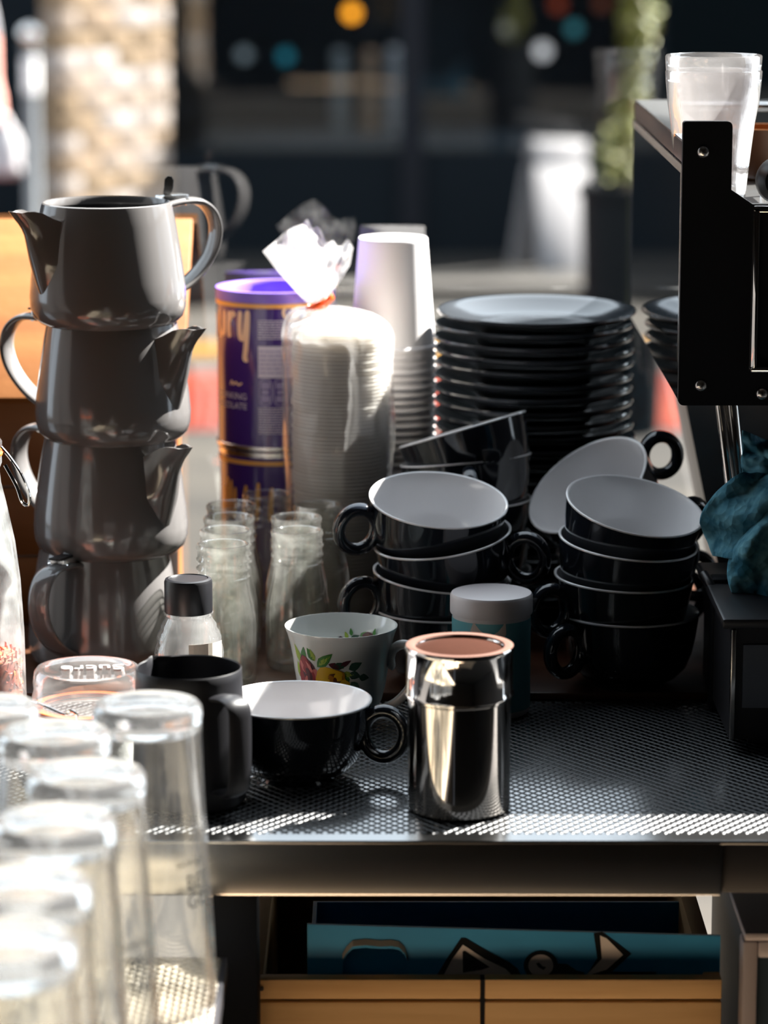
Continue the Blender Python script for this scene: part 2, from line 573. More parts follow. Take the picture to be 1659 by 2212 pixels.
tag(mb.build('trim_2', pbr('mullion', (.008, .009, .012), .8, spec=.1), smooth=False), kind='structure')
# the counter inside the shop, carrying the lamps and jars
rbox('shop_counter', pbr('shop_counter_paint', (.03, .04, .05), .6), -.8, 1.0, FY + .5, FY + 1.0, GROUND, P(800, 290, FY + .5).z, bevel=.01)
tag(bpy.data.objects['shop_counter'], 'dark counter inside the shop across the street', 'counter')

mb = MB(); mb.box(-22, 22, 25, 25.3, GROUND, 12)
tag(mb.build('wall_distant', pbr('distant_wall', (0.0015, 0.003, 0.0038), .95, spec=.05), smooth=False), kind='structure')
# unseen dark stall shell, added around the camera to hold back skylight
M['stall'] = pbr('stall_wall', (0.022, 0.021, 0.021), 0.8)
mb = MB(); mb.box(-2.2, 2.2, -2.3, -2.2, GROUND, 1.9)
tag(mb.build('wall_back', M['stall'], smooth=False), kind='structure')
mb = MB(); mb.box(-2.3, -2.2, -2.3, 2.7, GROUND, 1.9)
tag(mb.build('wall_left', M['stall'], smooth=False), kind='structure')
mb = MB(); mb.box(2.2, 2.3, -2.3, 2.7, GROUND, 1.9)
tag(mb.build('wall_right', M['stall'], smooth=False), kind='structure')
mb = MB(); mb.box(-2.3, 2.3, -2.3, 2.45, 1.9, 1.95)
tag(mb.build('ceiling', M['stall'], smooth=False), kind='structure')

# the clear screen at the back of the counter
mb = MB()
for (zz) in (0,):
    z0, z1 = -.02, 1.6
    f = lambda z: 2.862 + .045 * (z - .3)
    xa, xb = -1.3, 1.3
    mb.add([(xa, f(z0), z0), (xb, f(z0), z0), (xb, f(z1), z1), (xa, f(z1), z1)], [(0, 1, 2, 3)])
tag(mb.build('window_2', M['pane'], smooth=False), kind='structure')

# ------------------------------------------------------------------ table
t = thing('steel_table', 'stainless steel table with a deep front apron under the crockery', 'table', (0, 2.05, STEEL_Z - .9))
inv = lambda o, par: o
TY0, TY1 = 2.0525, 2.842


def child_world(o, par):
    o.parent = par
    o.matrix_parent_inverse = Matrix.Translation(-Vector(par.location))
    return o


ap = MB(); ap.box(-1.1, 1.15, TY0, TY1, STEEL_Z - .003, STEEL_Z)
child_world(ap.build('tabletop', M['table_steel'], smooth=True, bevel=.0008), t)
apr = MB(); apr.box(-1.1, X(1562, TY0, 0), TY0, TY0 + .012, STEEL_Z - .039, STEEL_Z - .0005)
child_world(apr.build('apron', M['brushed'], smooth=True, bevel=.002), t)
apr = MB(); apr.box(X(1563, TY0, 0), 1.15, TY0 + .006, TY0 + .012, STEEL_Z - .039, STEEL_Z - .003)
child_world(apr.build('apron', M['black_steel'], smooth=True, bevel=.002), t)
for lx, ly in ((X(500, 2.1, 0), 2.1), (.95, 2.1), (X(500, 2.1, 0), 2.78), (.95, 2.78)):
    lg = MB(); lg.box(lx - .018, lx + .018, ly - .018, ly + .018, GROUND, STEEL_Z - .003)
    child_world(lg.build('leg', M['black_matte'], smooth=True, bevel=.002), t)
us = MB(); us.box(-.14, .228, 2.085, 2.80, -.40, -.38)
child_world(us.build('undershelf', M['black_matte'], smooth=False), t)

mb = MB(); net(mb, -.42, .62, 2.068, 2.420, STEEL_Z, .0078, .0105, .0021, .0004)
tag(mb.build('bar_mat', M['net_black'], smooth=False), 'black diamond mesh bar mat lying on the steel table front', 'bar mat')
rbox('wooden_board', M['wood_dark'], -.62, .60, 2.427, 2.835, STEEL_Z, 0, bevel=.001)
tag(bpy.data.objects['wooden_board'], 'dark brown wooden board under the cup stacks and teapots', 'board')
MATZ = STEEL_Z + .0006

# ------------------------------------------------------------------ teapots
def build_teapot(label, loc, spout_dir, top=False, group='stacked grey teapots'):
    t = thing('teapot', label, 'teapot', loc, group)
    mb = MB()
    prof = [(0, .002), (.050, .002), (.052, 0), (.0545, .001), (.0595, .006), (.0618, .013), (.0622, .022), (.0610, .036), (.0580, .058),
            (.0545, .080), (.0520, .0925), (.0512, .0955), (.0498, .0962), (.0488, .0945), (.0485, .090)]
    mb.lathe(prof, 64)
    mb.build('body', M['pot_glaze'], t)
    mb = MB()
    if top:
        mb.lathe([(.0485, .090), (.0500, .080), (.0560, .050), (.0590, .020), (.050, .006), (0, .006)], 48)
        mb.build('inside', M['pot_dark'], t)
    else:
        mb.lathe([(.0484, .0905), (.047, .0912), (.044, .0912), (.043, .0895), (.020, .0885), (0, .0885)], 48)
        mb.build('lid', M['steel'], t)
    sx, sy = spout_dir
    a = math.atan2(sy, sx)
    R = Matrix.Rotation(a, 4, 'Z')
    # spout: a wedge-shaped beak growing out of the wall, open on top
    def rb(z):
        for (r0, z0), (r1, z1) in zip(prof[3:-1], prof[4:]):
            if z0 <= z <= z1:
                return r0 + (r1 - r0) * (z - z0) / (z1 - z0)
        return .0515
    NLV, NU_ = 16, 18

    def spout_pt(f, u, inset):
        z = .024 + f * .066
        pr = .0270 * f ** .95 + .0110 * max(0, (f - .72) / .28) ** 1.8
        wd = (.0190 - .0030 * f) * min(1, .35 + 1.6 * f) - inset
        prot = (pr + .002) * (1 - abs(u) ** 2.1) - .0035 - inset * .9
        q_ = max(prot, 0) / .0365
        zz = z + f ** 5 * (.0065 * math.sin(min(1, q_ * 1.25) * PI * .8) - .0065 * (1 - q_))
        return Vector((rb(min(z, .092)) + prot, wd * u, zz))
    vs = []; fs = []
    for lay, ins in ((0, 0.0), (1, .0020)):
        for j in range(NLV + 1):
            for i in range(NU_ + 1):
                vs.append(R @ spout_pt(j / NLV, -1 + 2 * i / NU_, ins))
    off = (NLV + 1) * (NU_ + 1)
    for j in range(NLV):
        for i in range(NU_):
            a_ = j * (NU_ + 1) + i
            fs.append((a_, a_ + 1, a_ + NU_ + 2, a_ + NU_ + 1))
            fs.append((off + a_ + NU_ + 1, off + a_ + NU_ + 2, off + a_ + 1, off + a_))
    for i in range(NU_):
        a_ = NLV * (NU_ + 1) + i
        fs.append((a_, a_ + 1, off + a_ + 1, off + a_))
    mb = MB(); mb.add(vs, fs)
    sp = mb.build('spout', M['pot_glaze'], t, autosmooth=75)
    # strap handle opposite the spout
    Rh = Matrix.Rotation(a + PI, 4, 'Z')
    path = [(.052, 0, .0905), (.068, 0, .0925), (.086, 0, .0915), (.0985, 0, .083), (.1035, 0, .069), (.1005, 0, .054), (.091, 0, .040), (.077, 0, .028), (.058, 0, .018)]
    pts = [Rh @ p for p in spline(path, 6)]
    mb = MB()
    side = Rh @ Vector((0, 1, 0))
    mb.tube(pts, [.0085 - .0015 * math.sin(PI * i / (len(pts) - 1)) for i in range(len(pts))], 14, up=side, flat=1.0)
    # flatten the strap: thin in the plane of the curve
    h = mb
    nv = []
    seg = 14
    for i, p in enumerate(pts):
        for k in range(seg):
            v = Vector(h.v[i * seg + k]) - p
            sidec = v.dot(side)
            rest = v - side * sidec
            nv.append(tuple(p + side * sidec * 1.35 + rest * .42))
    h.v = nv
    h.build('handle', M['pot_glaze'], t, autosmooth=70)
    # steel hinge block with pin and thumb tab
    mb = MB(); mb.box(.0495, .074, -.0065, .0065, .0895, .0985)
    mb.v = [tuple(Rh @ Vector(v)) for v in mb.v]
    hg = mb.build('hinge', M['steel'], t, bevel=.0012)
    mb = MB()
    mb.tube([Rh @ Vector((.071, -.009, .0925)), Rh @ Vector((.071, .009, .0925))], .0028, 14)
    mb.build('pin', M['chrome'], hg)
    mb = MB()
    pts2 = [(.054, .0985), (.060, .0985), (.062, .104), (.0625, .110), (.0610, .113), (.058, .1135), (.0555, .111), (.055, .105)]
    if top:
        mb.prism_xz(pts2, -.0012, .0012)
        Rt = Rh @ Matrix.Translation((.0585, 0, 0)) @ Matrix.Rotation(math.radians(-30), 4, 'Z') @ Matrix.Translation((-.0585, 0, 0))
        mb.v = [tuple(Rt @ Vector(v)) for v in mb.v]
        mb.build('thumb_tab', M['steel'], hg, smooth=False)
    else:
        mb.box(.058, .078, -.005, .005, .0985, .1)
        mb.v = [tuple(Rh @ Vector(v)) for v in mb.v]
        mb.build('thumb_tab', M['black_steel'], hg, smooth=False)
    return t


TD = 2.53
SPC = .0925
build_teapot('grey glazed teapot on the stack bottom, broad strap handle towards the viewer', (X(226, TD, .05), TD, 0), (.42, .91))
build_teapot('grey teapot third from the top, spout pointing right in shade', (X(238, TD, .15), TD, SPC), (.78, -.63))
build_teapot('grey teapot second from the top, sunlit spout right and handle left', (X(243, TD, .24), TD, 2 * SPC), (.87, -.49))
build_teapot('topmost grey teapot with open lid tab, spout pointing left', (X(232, TD, .33), TD, 3 * SPC), (-.80, -.60), True)


# ------------------------------------------------------------------ cups
CUPH = .0588
cup_meshes = {}


def orient(ax, hdir):
    z = Vector(ax).normalized()
    x = Vector(hdir); x = (x - z * x.dot(z)).normalized()
    y = z.cross(x)
    return Matrix((x, y, z)).transposed()


def build_cup(label, rim, ax=(0, 0, 1), handle=(1, 0, 0), scale=1.0, group='black and white coffee cups', name='coffee_cup'):
    R = orient(ax, handle)
    z = R.col[2]
    loc = Vector(rim) - z * CUPH * scale
    t = thing(name, label, 'cup', loc, group, rot=R.to_euler())
    t.scale = (scale,) * 3
    if not cup_meshes:
        mb = MB()
        mb.lathe([(0, .0015), (.0255, .0015), (.0262, 0), (.0285, 0), (.0295, .0035), (.0375, .0075), (.0455, .0160), (.0498, .0280), (.0525, .0420), (.0545, .0555), (.0550, .0575)], 64)
        b = mb.build('body', M['black_glaze'], t)
        mb = MB()
        mb.lathe([(.0550, .0575), (.0550, .0585), (.0542, .0590), (.0530, .0585), (.0518, .0550), (.0495, .0420), (.0465, .0290), (.0420, .0180), (.0340, .0095), (.0220, .0065), (0, .006)], 64)
        i = mb.build('inside', M['white_glaze'], t)
        mb = MB()
        cx, cz = .0640, .0345
        pts = [Vector((cx + .0150 * math.cos(a), 0, cz + .0150 * math.sin(a) * 1.15)) for a in [2 * PI * k / 32 for k in range(32)]]
        mb.tube(pts, .0050, 14, loop=True, up=(0, 1, 0), flat=1.0)
        mb.v = [(x, y * 1.25, zz) for x, y, zz in mb.v]
        # keep the ring outside the wall
        cw = [(.0285, 0), (.0295, .0035), (.0375, .0075), (.0455, .0160), (.0498, .0280), (.0525, .0420), (.0545, .0555), (.0550, .0575)]

        def rw(z):
            for (r0, z0), (r1, z1) in zip(cw[:-1], cw[1:]):
                if z0 <= z <= z1:
                    return r0 + (r1 - r0) * (z - z0) / (z1 - z0)
            return .055
        mb.v = [(max(x, math.sqrt(max(0, (rw(zz) - .0010) ** 2 - y * y))), y, zz) for x, y, zz in mb.v]
        h = mb.build('handle', M['black_glaze'], t)
        cup_meshes.update(body=b.data, inside=i.data, handle=h.data)
    else:
        for k, me in cup_meshes.items():
            o = bpy.data.objects.new(k, me); C.objects.link(o); o.parent = t
    return t


D = 2.472
build_cup('top cup of the front centre stack, white inside, ring handle at left', P(948, 1078, D), (.08, -.22, .97), (-1, -.25, 0))
build_cup('second cup of the front centre stack, directly under the top one', P(955, 1158, D), (-.14, -.10, .98), (1, -.15, 0))
build_cup('third cup of the front centre stack, ring handle at left', P(955, 1240, D), (.09, -.05, .99), (-1, -.30, 0))
build_cup('lowest cup of the front centre stack, behind the flowered cup', Vector((X(958, D, .05), D, CUPH)), (0, 0, 1), (1, .6, 0))

D = 2.457
xs = X(1362, D, .1)
build_cup('top cup of the right hand stack, tipped towards the blue cloth', Vector((xs + .003, D, .1435)), (.17, -.23, .95), (1, .8, 0))
build_cup('second cup of the right hand stack, below the tipped top cup', Vector((xs - .002, D, .116)), (.10, -.09, .99), (1, .9, 0))
build_cup('third cup of the right hand stack, ring handle at front left', Vector((xs - .005, D, .0875)), (.04, -.03, 1), (-1, -.45, 0))
build_cup('lowest cup of the right hand stack on the wooden board', Vector((xs, D, CUPH)), (0, 0, 1), (-1, -.7, 0))

D = 2.618
build_cup('steeply tilted topmost cup behind the front centre stack, dark outside showing', P(998, 926, D), (-.28, .16, .95), (.3, 1, 0))
build_cup('cup with handle facing the viewer behind the front centre stack', P(1006, 990, D), (-.10, .11, .98), (.02, -1, 0))
build_cup('cup third down in the rear stack beside the plates', Vector((X(1006, D, .1), D, .1195)), (0, .02, 1), (.5, 1, 0))
build_cup('cup fourth down in the rear stack, mostly hidden by the centre stack', Vector((X(1006, D, .1), D, .0895)), (0, 0, 1), (-.6, 1, 0))
build_cup('lowest cup of the rear stack, hidden behind the centre stack', Vector((X(1006, D, .05), D, CUPH)), (0, 0, 1), (.6, 1, 0))

D = 2.595
build_cup('cup leaning on its side between the stacks, pale inside, handle up right', P(1268, 1046, 2.568), (-.52, -.36, .78), (.85, .30, .3))
build_cup('cup under the leaning one, in front of the plates', Vector((.197, 2.588, .0795)), (0, 0, 1), (1, .25, 0))
build_cup('lowest cup under the leaning one, hidden by the right hand stack', Vector((.197, 2.588, CUPH)), (0, 0, 1), (1, .5, 0))

build_cup('large black cup with bright white inside in front of the flowered cup', Vector((X(640, 2.205, .05), 2.205, MATZ + CUPH * .98)), (0, 0, 1), (1, -.12, 0), .98)


# ------------------------------------------------------------------ plates
ORD = ['first', 'second', 'third', 'fourth', 'fifth', 'sixth', 'seventh', 'eighth', 'ninth', 'tenth', 'eleventh', 'twelfth', 'thirteenth', 'fourteenth', 'fifteenth', 'sixteenth']
PD = 2.735
px_plate = X(1153, PD, .2)
plate_prof = [(0, .0015), (.046, .0015), (.047, 0), (.050, 0), (.052, .003), (.066, .0075), (.080, .0135), (.0848, .0165), (.0855, .0178), (.0850, .0190),
              (.0835, .0190), (.0780, .0160), (.064, .0100), (.056, .0072), (.050, .0062), (0, .006)]
mb = MB(); mb.lathe(plate_prof, 72)
N_PL = 23
pitch = (.2615 - .019) / (N_PL - 1)
p0 = None
for k in range(N_PL):
    dx = random.uniform(-.0022, .0022) + .003 * (1 - k / N_PL); dy = random.uniform(-.002, .002)
    loc = (px_plate + dx, PD + dy, k * pitch)
    rot = (random.uniform(-.006, .006), random.uniform(-.006, .006), random.uniform(0, 6))
    if k == 0:
        o = p0 = mb.build('side_plate', M['plate'], loc=loc)
    else:
        o = p0.copy(); C.objects.link(o); o.location = loc
    o.rotation_euler = rot
    if k == N_PL - 1:
        o.rotation_euler = (math.radians(1.2), 0, 0)
        tag(o, 'topmost charcoal plate of the tall stack, sun on its face', 'plate', 'stacked charcoal plates')
    else:
        n_ = N_PL - 1 - k
        tag(o, ('charcoal plate, %s from the top of the tall stack' % ORD[n_]) if n_ < len(ORD) else 'charcoal plate low in the tall stack, hidden behind the cups', 'plate', 'stacked charcoal plates')


# ------------------------------------------------------------------ paper cups, upside down stack
CD = 2.778
pcx = X(848, CD, .2)
mb = MB()
mb.lathe([(0, .0915), (.0268, .0915), (.0270, .0955), (.0292, .0958), (.0300, .0945), (.0300, .093), (.0368, .0035), (.0380, .0032), (.0388, .0017), (.0380, 0), (.0362, .0006), (.0355, .003), (.0285, .088), (0, .089)], 48)
n_cups = 34
top_z = .3185
step = (top_z - .0958) / (n_cups - 1)
p0 = None
for k in range(n_cups):
    loc = (pcx + random.uniform(-.0006, .0006), CD + random.uniform(-.0006, .0006), k * step)
    if k == 0:
        o = p0 = mb.build('paper_cup', M['paper'], loc=loc)
    else:
        o = p0.copy(); C.objects.link(o); o.location = loc
    o.rotation_euler = (0, 0, random.uniform(0, 6))
    if k == n_cups - 1:
        tag(o, 'topmost white paper cup of the upturned stack, base showing', 'paper cup', 'upturned paper cups')
    else:
        n_ = n_cups - 1 - k
        tag(o, ('white paper cup, %s from the top of the upturned stack, only its rim showing' % ORD[n_]) if n_ < 13 else 'white paper cup low in the upturned stack, hidden behind the bag', 'paper cup', 'upturned paper cups')


# ------------------------------------------------------------------ cocoa tins
ND = 2.778
tx = X(595, ND, .2)
TH = .1375
TR = .0508


def strokes_on_cyl(mb, polys, R, ang0, z0, width, off=.0004):
    """ribbon strokes drawn in (x along surface, z) wrapped on a cylinder"""
    for pts in polys:
        pp = spline([(p[0], p[1], 0) for p in pts], 7)
        L = []; Rr = []
        for i, p in enumerate(pp):
            t_ = (pp[min(i + 1, len(pp) - 1)] - pp[max(i - 1, 0)]).normalized()
            nrm = Vector((-t_.y, t_.x, 0))
            e = min(i, len(pp) - 1 - i)
            wv = width * min(1, .55 + .25 * e)
            L.append(p + nrm * wv / 2); Rr.append(p - nrm * wv / 2)
        vs = on_cyl(L, R + off, ang0, z0) + on_cyl(Rr, R + off, ang0, z0)
        n = len(pp)
        mb.add(vs, [(i, i + 1, n + i + 1, n + i) for i in range(n - 1)])


def rect_on_cyl(mb, x0, x1, z0_, z1_, R, ang0, off=.0003, n=6):
    vs = []
    for i in range(n + 1):
        a = ang0 + (x0 + (x1 - x0) * i / n) / R
        for z in (z0_, z1_):
            vs.append(((R + off) * math.cos(a), (R + off) * math.sin(a), z))
    mb.add(vs, [(2 * i, 2 * i + 2, 2 * i + 3, 2 * i + 1) for i in range(n)])


def build_tin(label, loc, full):
    t = thing('cocoa_tin', label, 'tin', loc, 'stacked purple cocoa tins')
    r = TR if full else TR - .0012
    mb = MB(); mb.lathe([(0, .001), (r - .002, .001), (r, .002), (r, TH - .004), (r - .001, TH - .0035), (r - .003, TH - .0045), (r - .004, TH - .028), (0, TH - .029)] if full else [(0, .001), (r - .002, .001), (r, .002), (r, TH - .004), (r - .001, TH - .0035), (0, TH - .0035)], 72)
    mb.build('can', M['purple'], t)
    mb = MB(); mb.lathe([(r, .0008), (r + .0014, .0012), (r + .0014, .0042), (r, .0048)], 72)
    mb.build('bottom_rim', M['tin_rim'], t)
    F0 = -PI / 2
    mb = MB(); mb.lathe([(r + .0003, TH - .0125), (r + .0009, TH - .0122), (r + .0009, TH - .0088), (r + .0003, TH - .0085)], 72)
    mb.build('gold_band', M['gold'], t)
    if full:
        mb = MB(); mb.lathe([(r + .0002, TH - .0085), (r + .0012, TH - .0082), (r + .0014, TH - .001), (r + .0008, TH + .001), (r - .003, TH + .0012), (r - .0050, TH + .0008), (r - .0070, TH - .002), (r - .0075, TH - .026), (0, TH - .0265)], 72)
        mb.build('lid', M['purple_lid'], t)
        # gold handwritten lettering at the left edge, ending in "ry"
        mb = MB()
        a0 = F0 - math.radians(34)
        y = -.002
        polys = [[(.000, .020), (-.001, .006), (.000, -.003), (.004, -.002), (.006, .010), (.007, .020)],          # y upper bowl
                 [(.0075, .021), (.007, .006), (.0055, -.012), (.0045, -.021), (.0075, -.0215)],                   # y tail
                 [(-.0135, .019), (-.014, .004), (-.013, -.004)], [(-.0135, .010), (-.0095, .017), (-.006, .015)],  # r
                 [(-.0300, .019), (-.0305, .004), (-.027, -.003), (-.022, .003), (-.0205, .019)], [(-.0205, .019), (-.0205, -.003)],
                 [(-.048, .036), (-.0485, -.003), (-.041, -.002), (-.040, .010), (-.0475, .013)],
                 [(-.055, .036), (-.055, -.003)], [(-.0555, .012), (-.062, .014), (-.064, .002), (-.0555, -.001)],
                 [(-.070, .014), (-.078, .013), (-.078, .0), (-.071, .001)], [(-.070, .014), (-.0695, -.003)]]
        strokes_on_cyl(mb, polys, r, a0, .102, .0048)
        mb.build('script_lettering', M['goldpale'], t)
        mb = MB()
        strokes_on_cyl(mb, [[(.010, .012), (.004, .016), (.000, .010), (.003, .004), (.010, .003), (.014, .010), (.011, .013), (.008, .009), (.013, .003), (.020, .004), (.028, .012)]], r, F0 + math.radians(10), .112, .0026)
        mb.build('script_flourish', M['goldpale'], t)
        # small print
        for s, sz, zz, al in (('DRINKING', .0078, .045, 'RIGHT'), ('CHOCOLATE', .0078, .0365, 'RIGHT')):
            vs, fs = text_polys(s, sz, al)
            mb = MB(); mb.add(on_cyl(vs, r + .0004, F0 - math.radians(27), zz), fs)
            mb.build('lettering', M['label_white'], t, smooth=False)
        mb = MB(); strokes_on_cyl(mb, [[(0, 0), (.002, .004), (.004, .001), (.007, .003), (.010, .001), (.014, .003)]], r, F0 - math.radians(48), .0565, .0016)
        mb.build('script_lettering', M['goldpale'], t)
        mb = MB()
        rect_on_cyl(mb, .0, .050, .0650, .0925, r, F0 - math.radians(15), .0003, 12)
        mb.build('label_panel', M['label_white'], t, smooth=False)
        mb = MB()
        z = .0885
        while z > .068:
            x = .001
            while x < .044:
                ln = random.uniform(.003, .009)
                rect_on_cyl(mb, x, min(x + ln, .048), z - .0011, z, r, F0 - math.radians(15), .0006, 2)
                x += ln + .0008
            z -= .0037
        tag(mb.build('label_print', M['label_mid'], t, smooth=False), kind='stuff')
        for z0_, z1_ in ((.0985, .1150), (.0150, .0390)):
            mb = MB()
            z = z1_
            while z > z0_:
                x = 0
                while x < .046:
                    ln = random.uniform(.0012, .0042)
                    rect_on_cyl(mb, x, min(x + ln, .048), z - .0010, z, r, F0 - math.radians(15), .0003, 1)
                    x += ln + .0006
                z -= .0022
            tag(mb.build('small_print', M['label_white'], t, smooth=False), kind='stuff')
        for x0 in (.0005, .0135):
            mb = MB()
            ring = []
            cx, cz, hw, hh = x0 + .0058, .0525, .0055, .0112
            pts = [(cx + hw * (abs(math.cos(a)) ** .5) * (1 if math.cos(a) >= 0 else -1), cz + hh * (abs(math.sin(a)) ** .6) * (1 if math.sin(a) >= 0 else -1)) for a in [2 * PI * k / 28 for k in range(29)]]
            strokes_on_cyl(mb, [pts], r, F0 - math.radians(15), 0, .0011)
            rect_on_cyl(mb, cx - .0038, cx + .0038, cz + .003, cz + .0085, r, F0 - math.radians(15), .0003, 2)
            rect_on_cyl(mb, cx - .0038, cx + .0038, cz - .0085, cz - .003, r, F0 - math.radians(15), .0003, 2)
            rect_on_cyl(mb, cx - .003, cx + .003, cz - .0018, cz + .0018, r, F0 - math.radians(15), .0003, 2)
            mb.build('pictogram', M['label_mid'], t, smooth=False)
    else:
        mb = MB(); mb.lathe([(r + .0003, TH - .006), (r + .0011, TH - .0055), (r + .0011, TH - .001), (r, TH - .0005)], 72)
        mb.build('top_rim', M['tin_rim'], t)
        mb = MB()
        polys = [[(-.040, .018), (-.041, -.010)], [(-.034, .026), (-.036, -.010)], [(-.029, .024), (-.031, -.010)], [(-.024, .018), (-.026, -.010)], [(-.012, .021), (-.015, -.010)], [(0, .024), (-.002, -.010)], [(.012, .020), (.010, -.010)]]
        strokes_on_cyl(mb, polys, r, F0 - math.radians(16), .086, .0042)
        mb.build('script_lettering', M['gold'], t)
    return t


build_tin('lower purple cocoa tin, mostly hidden behind the milk bottles', (tx, ND, 0), False)
build_tin('upper purple cocoa tin with gold bands, standing on another tin', (tx, ND, TH), True)


# ------------------------------------------------------------------ bagged lids
BD = 2.69
bx = X(730, BD, .15)
BTOP = .262
mb = MB()
mb.lathe([(0, .0032), (.024, .0032), (.026, .0052), (.030, .0050), (.0385, .0012), (.0405, .0010), (.0412, 0), (.0402, .0003), (.038, .0005), (.030, .0042), (.027, .0044), (.0245, .0024), (0, .0024)], 40)
n_l = 78
p0 = None
for k in range(n_l):
    z = .003 + k * (.252 - .003) / (n_l - 1)
    s = 1 if z > .12 else 1 - .16 * (1 - z / .12)
    loc = (bx + .002 + random.uniform(-.0008, .0008), BD + random.uniform(-.0008, .0008), z)
    if k == 0:
        o = p0 = mb.build('plastic_pot', M['lid_plastic'], loc=loc)
    else:
        o = p0.copy(); C.objects.link(o); o.location = loc
    o.scale = (s, s, 1)
    tag(o, 'translucent plastic pot nested in the stack inside the tied clear bag', 'pot', 'nested plastic pots in the bag')

bag = thing('plastic_bag', 'tied clear plastic bag of nested pots in front of the cocoa tin', 'bag', (bx, BD, 0))
NX, NZ = 72, 40
vs = []; fs = []
gx, gz = X(683, BD, .28) - bx, P(683, 664, BD).z      # gathered neck
from mathutils import noise as _nz
for j in range(NZ + 1):
    v = j / NZ
    for i in range(NX):
        a = 2 * PI * i / NX
        if v < .80:
            z = .001 + (v / .80) * .236
            f0 = v / .80
            r = .0395 + .0075 * min(1, f0 * 1.6)
            cx = .0
        else:
            w_ = (v - .80) / .20
            ang = w_ * PI / 2
            r = .047 * math.cos(ang) ** .75 + .0062 * w_
            z = .237 + (gz - .237) * (math.sin(ang) ** 1.0)
            cx = gx * w_ ** 2.2
        n1 = _nz.noise(Vector((math.cos(a) * 2.2, math.sin(a) * 2.2, z * 16)))
        n2 = _nz.noise(Vector((math.cos(a) * 6, math.sin(a) * 6, z * 9 + 5)))
        pl = .0016 * math.sin(a * 9 + 4 * n1) * (1 if v > .75 else .35)
        rr = r + (.0022 * n1 + .0013 * n2 + pl) * min(1, 1.2 - .2 * v)
        vs.append((cx + rr * math.cos(a), rr * math.sin(a), z))
for j in range(NZ):
    for i in range(NX):
        i2 = (i + 1) % NX
        fs.append((j * NX + i, j * NX + i2, (j + 1) * NX + i2, (j + 1) * NX + i))
mb = MB(); mb.add(vs, fs); mb.build('bag_body', M['bag_film'], bag, autosmooth=80)
# flared open end above the tape: two crumpled sheets fanning out of the neck
ZB = lambda px_, py_: (X(px_, BD, .3) - bx, P(px_, py_, BD).z)
outer = [ZB(568, 541), ZB(590, 522), ZB(615, 500), ZB(640, 484), ZB(658, 477), ZB(672, 487), ZB(690, 505), ZB(706, 524), ZB(722, 527), ZB(742, 522), ZB(757, 521), ZB(760, 536), ZB(752, 560), ZB(738, 580)]
neckx, neckz = gx, gz + .004
mb = MB()
NF = 40; NR = 16
for side in (-1, 1):
    vs = []; fs = []
    for i in range(NF + 1):
        u = i / NF * (len(outer) - 1)
        k = min(int(u), len(outer) - 2); fr = u - k
        ox = outer[k][0] * (1 - fr) + outer[k + 1][0] * fr
        oz = outer[k][1] * (1 - fr) + outer[k + 1][1] * fr
        if side == 1:
            ox = ox * .96 + .002; oz = oz - .006 * math.sin(u * 1.7) ** 2
        nx_ = neckx + (i / NF - .5) * .015
        for j in range(NR + 1):
            v = j / NR
            e = v ** .85
            # bulging sides between neck and corner
            x = nx_ + (ox - nx_) * (e * .75 + .25 * math.sin(e * PI / 2))
            z = neckz + (oz - neckz) * e
            n1 = _nz.noise(Vector((x * 60, z * 60, side * 3)))
            n2 = _nz.noise(Vector((x * 140, z * 140, side * 7 + 2)))
            y = side * (.004 + .020 * math.sin(PI * i / NF) * math.sin(min(1, v * 1.1) * PI * .5)) + .007 * n1 * v + .004 * n2 * v + .0012 * math.sin(i * 1.3) * v
            vs.append((x, y, z))
    for i in range(NF):
        for j in range(NR):
            a = i * (NR + 1) + j
            fs.append((a, a + NR + 1, a + NR + 2, a + 1))
    mb.add(vs, fs)
mb.build('bag_end', M['bag_top'], bag, autosmooth=35)
mb = MB()
pts = [Vector((gx + .0085 * math.cos(a), .0085 * math.sin(a), gz + .001 + .0042 * math.cos(a))) for a in [2 * PI * k / 28 for k in range(28)]]
vs = []; fs = []
for k, p in enumerate(pts):
    vs += [(p.x * 1.0, p.y, p.z - .0042), (p.x + .0007, p.y, p.z + .0042)]
for k in range(28):
    k2 = (k + 1) % 28
    fs.append((2 * k, 2 * k2, 2 * k2 + 1, 2 * k + 1))
mb.add(vs, fs)
mb.add([(gx + .006, -.007, gz + .006), (gx + .0135, -.0065, gz + .0135), (gx + .0155, -.004, gz + .0085), (gx + .0085, -.006, gz + .0005)], [(0, 1, 2, 3)])
tp = mb.build('tape', M['orange_tape'], bag, smooth=True)
md = tp.modifiers.new('th', 'SOLIDIFY'); md.thickness = .0006


# ------------------------------------------------------------------ milk bottles
def bottle_prof():
    o = [(0, .003), (.012, .002), (.0195, 0), (.0235, .001), (.0255, .0045), (.0257, .012), (.0256, .046), (.0250, .056), (.0232, .066), (.0213, .0745), (.0203, .081), (.0199, .0845),
         (.0212, .0856), (.0213, .0872), (.0200, .0884), (.0200, .0912), (.0211, .0924), (.0212, .0940), (.0200, .0952), (.0200, .0985), (.0210, .0997), (.0211, .1012), (.0201, .1024), (.0201, .1075), (.0208, .1086), (.0210, .1110), (.0202, .1128), (.0190, .1130)]
    i = [(.0178, .1120), (.0176, .100), (.0178, .084), (.0190, .0735), (.0210, .064), (.0228, .055), (.0233, .046), (.0233, .012), (.022, .007), (.012, .0055), (0, .006)]
    return o + i


